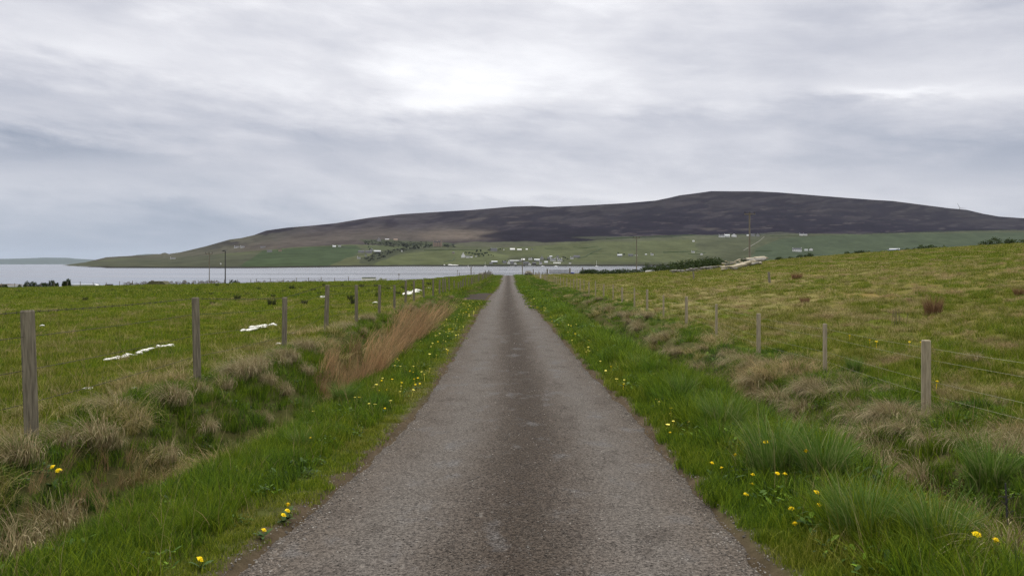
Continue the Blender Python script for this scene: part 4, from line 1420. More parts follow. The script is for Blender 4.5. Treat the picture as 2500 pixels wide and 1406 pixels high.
sign_post(974, 684, 669, 167, .44, 'small post with a flat T board at the far edge of the left pasture')
sign_post(1117, 676, 660, 190, .22, 'thin signpost with a small head left of the road end')


def gate():
    Y = 192.0
    pL = at(1341, 668, Y); pR = at(1390, 668, Y)
    z = min(float(ground(pL.x, Y)), float(ground(pR.x, Y)))
    W = pR.x - pL.x
    t = thing('field_gate', 'grey five-bar metal field gate between stone posts right of the road end', 'gate', (pL.x, Y, z))
    top = -(659.0 - CY) * Y / F - z
    hs = [top, top - .22, top - .42, top - .62, top - .82]
    for h in hs:
        MB().tube((0, 0, h), (W, 0, h), .055, .055, 6).build('bar', M_GATE, t)
    for x in (.03, W * .24, W * .47, W * .55, W * .78, W - .03):
        MB().tube((x, -.03, hs[-1] - .03), (x, -.03, hs[0] + .03), .035, .035, 6).build('upright', M_GATE, t)
    for px, name in ((1336, 'l'), (1391.5, 'r')):
        q = at(px, 668, Y + .3); zz = float(ground(q.x, Y))
        m = MB(); m.box((0, 0, .6), (.36, .3, 2.0 if name == 'r' else 1.8), jit=.08, bevel=.04)
        tag(m.build('stone_gatepost', M_STONE, None, (q.x, Y + .3, zz)), 'upright stone gatepost at the %s end of the metal gate' % ('road' if name == 'l' else 'field'), 'gatepost')
    q = at(1422, 668, 196); zz = float(ground(q.x, 196))
    m = MB(); m.box((0, 0, .6), (.32, .3, 2.2), jit=.06, bevel=.04)
    tag(m.build('stone_gatepost', M_STONE, None, (q.x, 196, zz)), 'lone tall stone post standing right of the metal gate', 'gatepost')
    # rails running on to the right
    a = thing('rail_fence', 'low grey rail fence right of the lone stone post', 'fence', (q.x, 196, zz))
    for h in (1.0, .55):
        MB().tube((.2, 0, h), (2.2, .2, h), .04, .04, 6).build('rail', M_STEEL, a)
    for x in (1.1, 2.2):
        MB().tube((x, .1, -.2), (x, .1, 1.15), .06, .06, 6).build('post', M_POLE, a)
    rows = []
    for px in (1308, 1316, 1325, 1331):
        rows.append((at(px, 668, 197).x, 197, .9 + random.uniform(-.2, .2), 1.3, random.gauss(0, .05)))
    for px in (1404, 1409, 1416): rows.append((at(px, 668, 197.5).x, 197.5, .95 + random.uniform(-.2, .2), 1.2, .03))
    fence('short run of leaning fence posts between the stone mound and the gate', rows[:4], [.85, .5], M_WIRE_D, PL, .008, False, 0)
    fence('three crooked fence posts between the gate and the lone stone post', rows[4:], [.85], M_WIRE_D, PL, .008, False, 0)


gate()


def mound(px, py, Y, w, h, label, seed, stones):
    p = at(px, py, Y); z = float(ground(p.x, Y))
    t = thing('stone_mound', label, 'stone mound', (p.x, Y, z))
    rr = random.Random(seed)
    m = MB()
    m.rock((0, 0, h * .35), (w, w * .8, h * 1.25), seed, 3, .12)
    m.build('mound', M_STONE, t)
    for i in range(stones):
        a = rr.uniform(-.46, .46); s = rr.uniform(.3, .55)
        zz = h * (.95 - 3.0 * a * a) * rr.uniform(.5, 1)
        k = MB(); k.rock((a * w, -w * .30 + rr.uniform(-.1, .2), zz * .8), (s * 1.3, s, s * .6), seed + i, 2, .2, rr.uniform(0, 3))
        k.build('stone', M_STONE if i % 3 else M_FLAG, t)
    return t


mound(1291, 669, 204, 2.1, 1.25, 'rounded dry stone mound at the right of the road end', 3, 22)
mound(1176, 673, 206, 2.4, .75, 'low stony mound at the left of the road end', 5, 14)
t = thing('standing_slabs', 'row of upright stone slabs on the brow left of the road end', 'stone wall', (at(1190, 672, 205).x, 205, float(ground(at(1190, 672, 205).x, 205))))
for px, py in ((1182, 664.5), (1185.5, 662), (1190, 663), (1193.5, 660.5), (1197, 667), (1203, 668)):
    x = at(px, 0, 205).x - t.location.x; h = -(py - CY) * 205 / F - t.location.z
    MB().box((x, 0, h / 2 - .1), (.30, .14, h + .2), random.uniform(-.4, .4), jit=.12, bevel=.02).build('slab', M_STONE, t)

m = MB(); m.rock((0, 0, .15), (1.3, .9, .75), 9, 3, .2)
tag(m.build('tarpaulin', M_TAR, None, (at(1397, 668, 194).x, 194, float(ground(at(1397, 668, 194).x, 194)))), 'dark blue tarpaulin heap in the grass right of the gate', 'tarpaulin')


# collapsed wall of flagstones and the pale strip at the top of the right field
def flag_heap():
    c = on_ground(1800, 652)
    t = thing('flagstone_heap', 'heap of tumbled pale flagstones on the brow of the right field', 'stone heap', c)
    o = Vector(c)
    sl_ = [(1800, 649, 40, 6, -.16), (1830, 642, 34, 6, -.2), (1772, 652, 22, 5, -.1), (1848, 634, 42, 5, -.08), (1865, 631, 20, 4, -.12), (1815, 644, 34, 6, -.3), (1840, 638, 22, 4, .1), (1780, 645, 20, 5, -.2), (1832, 632, 20, 4, -.05), (1800, 636, 16, 4, -.35), (1790, 641, 14, 4, .17), (1820, 634, 12, 4, .2), (1856, 629, 30, 4, -.06), (1768, 644, 12, 4, .1), (1810, 640, 12, 4, .3), (1844, 643, 18, 4, -.22), (1775, 639, 10, 3, .4)]
    for i, (px, py, w, hh, tl) in enumerate(sl_):
        x, y, z = on_ground(px, py + 6 + (py < 640) * 3, 0.15)
        Y = y; s = Y / F
        top = -(py - CY) * Y / F
        R = Matrix.Rotation(random.uniform(-.3, .3), 3, 'Z') @ Matrix.Rotation(tl, 3, 'Y') @ Matrix.Rotation(random.uniform(-.2, .35), 3, 'X')
        m = MB(); m.box(Vector((x, Y, max(top, z + .1))) - o, (w * s, w * s * .45, hh * s * .8), jit=.08, rot=R, bevel=.03)
        m.build('slab', M_FLAG if i % 4 != 3 else M_STONE, t)
    for i in range(26):
        px = random.uniform(1765, 1862); py = np.interp(px, [1765, 1862], [660, 641]) - random.uniform(0, 9)
        x, y, z = on_ground(px, py + 4)
        s = random.uniform(.25, .6)
        m = MB(); m.rock(Vector((x, y, z + .15)) - o, (s * 1.5, s, s * .7), i, 2, .25, random.uniform(0, 3))
        m.build('stone', M_STONE if i % 2 else M_FLAG, t)


flag_heap()


def low_wall(label, pts, w, h, mat, n_per=1.2, name='stone_wall', size=.55):
    """a dry stone wall of individual stones merged in one mesh, following the ground"""
    p0 = pts[0]; o = Vector((p0[0], p0[1], float(ground(p0[0], p0[1]))))
    m = MB(); k = 0
    for (x0, y0), (x1, y1) in zip(pts[:-1], pts[1:]):
        L = math.hypot(x1 - x0, y1 - y0); n = max(2, int(L * n_per / size))
        for i in range(n):
            for lay in range(max(1, int(h / (size * .45)))):
                t = (i + random.random() * .6) / n
                x = x0 + (x1 - x0) * t; y = y0 + (y1 - y0) * t; z = float(ground(x, y))
                s = size * random.uniform(.7, 1.2)
                m.rock(Vector((x, y + random.uniform(-.1, .1), z + .08 + lay * size * .42)) - o, (s * 1.4, w, s * .55), k, 1, .22, random.uniform(-.3, .3)); k += 1
    return tag(m.build(name, mat, None, o), label, 'wall')


def pxline(pxs, off=0.0):
    return [on_ground(px, py)[:2] for px, py in pxs]


low_wall('low rough stone wall leading up to the flagstone heap', pxline([(1640, 668), (1700, 662), (1765, 655)]), .5, .55, M_STONE)
a = (26.6, 150.0, float(ground(26.6, 150.0))); b = (31.1, 150.0, float(ground(31.1, 150.0)))
s_ = thing('white_slab', 'long white slab lying on the bank below the dark hedge', 'slab', a)
m = MB()
d = Vector(b) - Vector(a)
m.box(d / 2 + Vector((0, 0, .28)), (d.length, .3, .36), math.atan2(d.y, d.x), jit=.04, bevel=.04, rot=d.to_track_quat('X', 'Z').to_matrix())
m.build('slab', M_WHITE, s_)


# ------------------------------------------------------------------ hedges, scrub and trees
def leaf_cloud(centres, radii, n, size, seed=0, squash=(1, 1, 1), shell=.5):
    """n small leaf sprays through the volume of several lumps"""
    g = np.random.default_rng(seed)
    centres = np.asarray(centres, float); radii = np.asarray(radii, float)
    w = radii ** 2; idx = g.choice(len(centres), n, p=w / w.sum())
    d = g.normal(size=(n, 3)); d /= np.linalg.norm(d, axis=1)[:, None]
    rad = radii[idx] * (shell + (1 - shell) * g.random(n)) * (.85 + .3 * g.random(n))
    P = centres[idx] + d * rad[:, None] * np.asarray(squash)
    a = g.normal(size=(n, 3)); a /= np.linalg.norm(a, axis=1)[:, None]
    b = np.cross(a, g.normal(size=(n, 3))); b /= np.linalg.norm(b, axis=1)[:, None]
    s = size * (.6 + .8 * g.random(n))[:, None]
    V = np.stack([P - a * s, P + b * s * .45, P + a * s, P - b * s * .45], 1).reshape(-1, 3)
    return V, np.arange(4 * n).reshape(n, 4)


def hedge(name, label, cat, pts, h, w, n, size, seed, mat=M_LEAF, stems=True):
    p0 = pts[0]; o = Vector((p0[0], p0[1], float(ground(p0[0], p0[1]))))
    t = thing(name, label, cat, o)
    g = random.Random(seed); C = []; R = []
    for (x0, y0), (x1, y1) in zip(pts[:-1], pts[1:]):
        L = math.hypot(x1 - x0, y1 - y0); k = max(2, int(L / (w * .55)))
        for i in range(k):
            q = (i + g.random()) / k
            x = x0 + (x1 - x0) * q; y = y0 + (y1 - y0) * q; hh = h * g.uniform(.55, 1.15)
            C.append(Vector((x, y + g.uniform(-.3, .3) * w, float(ground(x, y)) + hh * .45)) - o); R.append(hh * .55)
    V, Q = leaf_cloud([tuple(c) for c in C], R, n, size, seed, (w / h * 1.1, w / h * .9, 1))
    link('foliage', new_mesh('foliage', V, Q), mat, t)
    if stems:
        m = MB()
        for c in C:
            m.tube(Vector((c.x, c.y, -.3 + (c.z - h * .45))), c, .04, .015, 5)
        m.build('stems', M_POLE, t)
    return t


hedge('hedge', 'long dark green hedge bank sloping up to the flagstone heap', 'hedge', pxline([(1655, 662), (1700, 656), (1765, 648)]) , 1.15, 1.3, 2600, .12, 21)
hedge('hedge', 'low dark hedge along the brow right of the lone stone post', 'hedge', [(at(px, 0, yy).x, yy) for px, yy in ((1415, 196), (1440, 188), (1480, 176), (1530, 162), (1580, 153), (1660, 138))], 1.15, 1.5, 9000, .12, 22)
hedge('hedge', 'mossy green bank hedge below the utility pole on the right brow', 'hedge', [(at(px, 0, yy).x, yy) for px, yy in ((1575, 160), (1620, 152), (1690, 138), (1755, 128))], 1.75, 1.6, 7000, .12, 23)
hedge('gorse_bush', 'dark bush behind the flagstone heap', 'bush', [(at(px, 0, 124).x, 124) for px in (1802, 1812, 1818)], .95, .8, 500, .1, 24)
hedge('gorse_bush', 'small dark bush on the skyline below the white chimneyed house', 'bush', [(at(px, 0, 116).x, 116) for px in (1898, 1912)], .5, .7, 350, .1, 25)
hedge('gorse_bush', 'long low dark bush on the skyline right of the flagstone heap', 'bush', [(at(px, 0, 116).x, 116) for px in (1922, 1950, 1978)], .75, .8, 800, .1, 26)
hedge('gorse_bush', 'dark bush row on the skyline left of the blue shed', 'bush', [(at(px, 0, 116).x, 116) for px in (2064, 2090, 2124)], .7, .8, 800, .1, 27)
hedge('gorse_bush', 'widest dark bush row on the skyline right of the blue shed', 'bush', [(at(px, 0, 114).x, 114) for px in (2192, 2220, 2255, 2310)], .95, .9, 1300, .1, 28)
hedge('gorse_bush', 'tall dark gorse rising along the skyline at the right edge', 'bush', [(at(px, 0, 108).x, 108) for px in (2394, 2420, 2460, 2520, 2580)], 1.15, 1.2, 2400, .11, 29)
# left shore scrub
hedge('hedge', 'dense dark hedge at the far left shore', 'hedge', [(at(px, 0, 153.5).x, 153.5) for px in (48, 75, 105, 136)], 1.5, 1.0, 4200, .10, 31)
hedge('hedge', 'dark trimmed hedge clump behind the low rails on the left shore', 'hedge', [(at(px, 0, 153.5).x, 153.5) for px in (140, 156, 174)], 1.6, .8, 2600, .10, 32)
hedge('hedge', 'dark brown bush at the left edge of the shore', 'hedge', [(at(px, 0, 153.5).x, 153.5) for px in (-20, 0, 16)], 1.2, .9, 1600, .12, 33)
hedge('scrub', 'thin leafless scrub left of the thatched hut', 'bush', [(at(px, 0, 154).x, 154) for px in (300, 330, 362)], 1.1, .9, 1100, .10, 34, M_DRYLEAF)
hedge('scrub', 'thin scrub between the thatched hut and the street lamp', 'bush', [(at(px, 0, 154).x, 154) for px in (415, 450, 500, 545)], 1.15, .9, 2000, .10, 35, M_DRYLEAF)
hedge('scrub', 'small bush right of the street lamp', 'bush', [(at(px, 0, 154).x, 154) for px in (562, 575, 583)], 1.0, .7, 600, .10, 36, M_LEAF)
hedge('scrub', 'wispy pale scrub along the far pasture fence', 'bush', [(at(px, 0, 153.5).x, 153.5) for px in (615, 660, 720, 790)], .75, .8, 1300, .10, 37, M_DRYLEAF)


# ------------------------------------------------------------------ things along the left shore
def hut():
    Y = 155.0; p = at(388, 697, Y); z = float(ground(p.x, Y))
    t = thing('thatched_hut', 'low stone hut with a mossy thatched roof and two gable stacks on the left shore', 'hut', (p.x, Y, z))
    W = 3.6; eh = -(694.5 - CY) * Y / F - z; rh = -(686.5 - CY) * Y / F - z
    MB().box((0, 0, eh / 2 - .2), (W, 2.4, eh + .4)).build('wall', M_STONE, t)
    m = MB(); m.prism([(-W / 2 - .25, eh - .05), (W / 2 + .25, eh - .05), (W / 2 - .55, rh), (-W / 2 + .45, rh)], -1.3, 1.3)
    m.build('roof', simple('mossy_thatch', (.105, .10, .055), (.06, .062, .035), 3, .95, bmp=.5, dist=.04), t)
    MB().box((-W / 2 + .5, 0, rh), (.42, .5, .35), bevel=.03).build('chimney', M_STONE, t)
    MB().box((W / 2 - .7, 0, rh - .05), (.34, .5, .22), bevel=.03).build('chimney', M_STONE, t)


hut()


def shed(px, py_b, py_t, w_px, Y, label, wmat, rmat, name='shed', d=2.5, mono=False):
    p = at(px, py_b, Y); z = min(float(ground(p.x, Y)), p.z); s = Y / F; W = w_px * s
    top = -(py_t - CY) * s - z; eh = top * .66
    t = thing(name, label, 'shed', (p.x, Y, z))
    MB().box((0, 0, eh / 2 - .15), (W, d, eh + .3)).build('wall', wmat, t)
    m = MB()
    if mono: m.prism([(-W / 2 - .1, eh), (W / 2 + .1, eh), (W / 2 + .1, top), (-W / 2 - .1, top - .05)], -d / 2 - .12, d / 2 + .12)
    else: m.prism([(-W / 2 - .1, eh), (W / 2 + .1, eh), (W / 2 - .3, top), (-W / 2 + .3, top)], -d / 2 - .12, d / 2 + .12)
    m.build('roof', rmat, t)
    return t


shed(206, 703, 693.5, 56, 155, 'long low white shed behind the far pasture fence', M_WHITE, M_PALEROOF, mono=True)
shed(34, 703, 696.5, 44, 157, 'long pale slab-roofed shed by the far left hedge', M_STONE, M_PALEROOF, mono=True)
shed(233, 703, 693, 9, 155, 'small white upright hut beside a dark post on the left shore', M_WHITE, M_WHITE, d=.9)


def van():
    Y = 155.0; p = at(262, 703, Y); z = float(ground(p.x, Y)); s = Y / F
    t = thing('parked_van', 'small grey van with a boxy cab seen beyond the left pasture', 'van', (p.x, Y, z))
    top = -(694 - CY) * s - z
    m = MB(); m.box((.35, 0, top / 2 + .1), (1.0, 1.4, top - .1), bevel=.06); m.build('cab', M_SLATE, t)
    m = MB(); m.box((-1.2, 0, top * .36), (2.1, 1.4, top * .42), bevel=.05); m.build('body', M_WHITE, t)
    for x in (-1.7, .4):
        MB().tube((x, -.75, .18), (x, .75, .18), .28, .28, 12).build('wheel', M_DARK, t)
    MB().box((.35, -.71, top * .72), (.7, .04, top * .25)).build('window', M_WINDOW, t)


van()


def trailer():
    Y = 154.0; p = at(901, 688, Y); z = float(ground(p.x, Y)); s = Y / F
    t = thing('boat_trailer', 'low white hull with a dark flat cover parked at the far pasture edge', 'boat', (p.x, Y, z))
    W = 33 * s; top = -(676.5 - CY) * s - z
    m = MB(); m.prism([(-W / 2 + .15, .12), (W / 2 - .3, .12), (W / 2, top * .62), (W / 2 - .02, top * .82), (-W / 2, top * .82), (-W / 2 - .05, top * .5)], -.6, .6)
    m.build('hull', M_PLASTIC, t)
    m = MB(); m.box((0, 0, top * .9), (W * .98, 1.3, top * .14), bevel=.03); m.build('cover', M_LEAF, t)
    for x in (-.6, .6): MB().tube((x, -.6, .1), (x, .6, .1), .16, .16, 10).build('wheel', M_DARK, t)


trailer()
hedge('scrub', 'pale flowering bush right of the white hull', 'bush', [(at(px, 0, 155).x, 155) for px in (926, 934, 944)], .95, .7, 700, .11, 38, simple('pale_blossom_leaf', (.42, .44, .34), (.20, .22, .12), 2, .9, bmp=0))


def film_row(label, pxs, seed, size):
    """crumpled strip of white film surfacing in lumps along a line in the turf"""
    x0, y0, z0 = on_ground(*pxs[0]); x1, y1, z1 = on_ground(*pxs[-1])
    t = thing('plastic_strip', label, 'plastic strip', (x0, y0, z0))
    o = Vector((x0, y0, z0)); g = random.Random(seed)
    m = MB()
    n = 60
    V = []; Q = []
    for (pa, pb) in zip(pxs[:-1], pxs[1:]):
        xa, ya, _ = on_ground(*pa); xb, yb, _ = on_ground(*pb)
        L = math.hypot(xb - xa, yb - ya); k = max(3, int(L / (size * .85)))
        for i in range(k):
            if g.random() < .10: continue
            q = (i + .5 + g.uniform(-.25, .25)) / k
            x = xa + (xb - xa) * q + g.uniform(-.05, .05); y = ya + (yb - ya) * q
            s = size * g.uniform(.7, 1.3)
            m.rock(Vector((x, y, float(ground(x, y)) + s * .14 + .035)) - o, (s * 1.2, s * .6, s * .34), g.randint(0, 999), 3, .5, math.atan2(yb - ya, xb - xa) + g.uniform(-.5, .5))
    ob = m.build('film', M_PLASTIC, t)
    return t


film_row('longer row of crumpled white plastic half buried in the left pasture', [(268, 884), (320, 874), (360, 862), (422, 850)], 4, .17)
film_row('shorter row of crumpled white plastic in the left pasture by the third post', [(592, 812), (630, 804), (668, 797)], 6, .21)
film_row('white plastic scrap beside the left fence far along', [(992, 722), (1012, 717), (1025, 714)], 8, .6)
for i, (px, py, s) in enumerate([(102, 798, .12), (211, 953, .10), (328, 952, .08), (683, 845, .12), (714, 816, .1), (915, 741, .25), (876, 782, .14), (955, 706, .5), (1043, 706, .5), (787, 726, .3), (88, 712, .3), (200, 711, .3)]):
    x, y, z = on_ground(px, py)
    m = MB(); m.rock((0, 0, s * .12), (s * 1.3, s * .7, s * .5), 40 + i, 2, .4)
    tag(m.build('litter_scrap', M_PLASTIC, None, (x, y, z)), 'small white scrap lying in the short grass of the left pasture', 'litter', 'white scraps scattered over the left pasture')


# ------------------------------------------------------------------ houses across the sound
def house(px, py, w, wall_h, roof_h, wall, roof, label, gable=False, chim=1, dpx=None, win=0, cat='house', name='house', rotz=None, dorm=0):
    """a gabled building: width and heights as seen, in photo pixels, at its place on the hillside"""
    p = on_hill(px, py); s = p.y / F
    W, h, r = w * s, wall_h * s, roof_h * s
    Dp = (dpx or min(w, 7)) * s
    t = thing(name, label, cat, p, math.atan2(-(px - CX), F) * 1.0 + (rotz if rotz is not None else 0))
    if gable:
        m = MB(); m.prism([(-W / 2, -2), (W / 2, -2), (W / 2, h), (0, h + r), (-W / 2, h)], -Dp, Dp); m.build('wall', wall, t)
        m = MB(); e = .12 * W; th = .6
        k = r / (W / 2)
        m.prism([(-W / 2 - .6, h - .6 * k + .05), (0, h + r + .05), (W / 2 + .6, h - .6 * k + .05), (W / 2 + .6, h - .6 * k + th), (0, h + r + th), (-W / 2 - .6, h - .6 * k + th)], -Dp + .3, Dp + .4)
        RF = m.build('roof', roof, t)
    else:
        m = MB(); m.box((0, 0, h / 2 - 1), (W, Dp, h + 2))
        for sx in (-1, 1):
            x0 = sx * (W / 2 - .25)
            vs = [m.bm.verts.new((x0 + q, y_, z_)) for q in (-.25, .25) for y_, z_ in ((-Dp / 2, h), (Dp / 2, h), (0, h + r))]
            m.bm.faces.new(vs[:3]); m.bm.faces.new(vs[3:][::-1])
            for a_, b_ in ((0, 1), (1, 2), (2, 0)): m.bm.faces.new((vs[a_], vs[b_], vs[b_ + 3], vs[a_ + 3]))
        m.build('wall', wall, t)
        m = MB()
        a_ = [(-Dp / 2 - .5, h - .1), (0, h + r), (Dp / 2 + .5, h - .1), (Dp / 2 + .5, h + .4), (0, h + r + .55), (-Dp / 2 - .5, h + .4)]
        for X0, X1 in ((-W / 2 + .05, W / 2 - .05),):
            A = [m.bm.verts.new((X0, y_, z_)) for y_, z_ in a_]; B = [m.bm.verts.new((X1, y_, z_)) for y_, z_ in a_]
            m.bm.faces.new(A); m.bm.faces.new(B[::-1])
            for i in range(6): m.bm.faces.new((A[i], B[i], B[(i + 1) % 6], A[(i + 1) % 6]))
        RF = m.build('roof', roof, t)
        for i in range(win):
            x = -W / 2 + W * (i + .5) / win
            MB().box((x, -Dp / 2 - .02, h * .55), (min(W / win * .42, 2.2), .12, h * .42)).build('window', M_WINDOW, t)
        for i in range(dorm):
            x = -W / 2 + W * (i + .5) / dorm; dw = W / dorm * .5
            m = MB(); m.prism([(x - dw / 2, h * .7), (x + dw / 2, h * .7), (x + dw / 2, h + r * .55), (x, h + r * .95), (x - dw / 2, h + r * .55)], -Dp / 2 - .15, 0)
            m.build('dormer', wall, RF)
    for i in range(chim):
        cx = (-W / 2 + 1.2, W / 2 - 1.2)[i % 2] if not gable else (0, 0)[0]
        cy = 0 if not gable else -Dp + 1.0
        MB().box((cx, cy, h + r + 1.0), (1.7, 1.3, 3.2)).build('chimney', wall, RF)
    return t


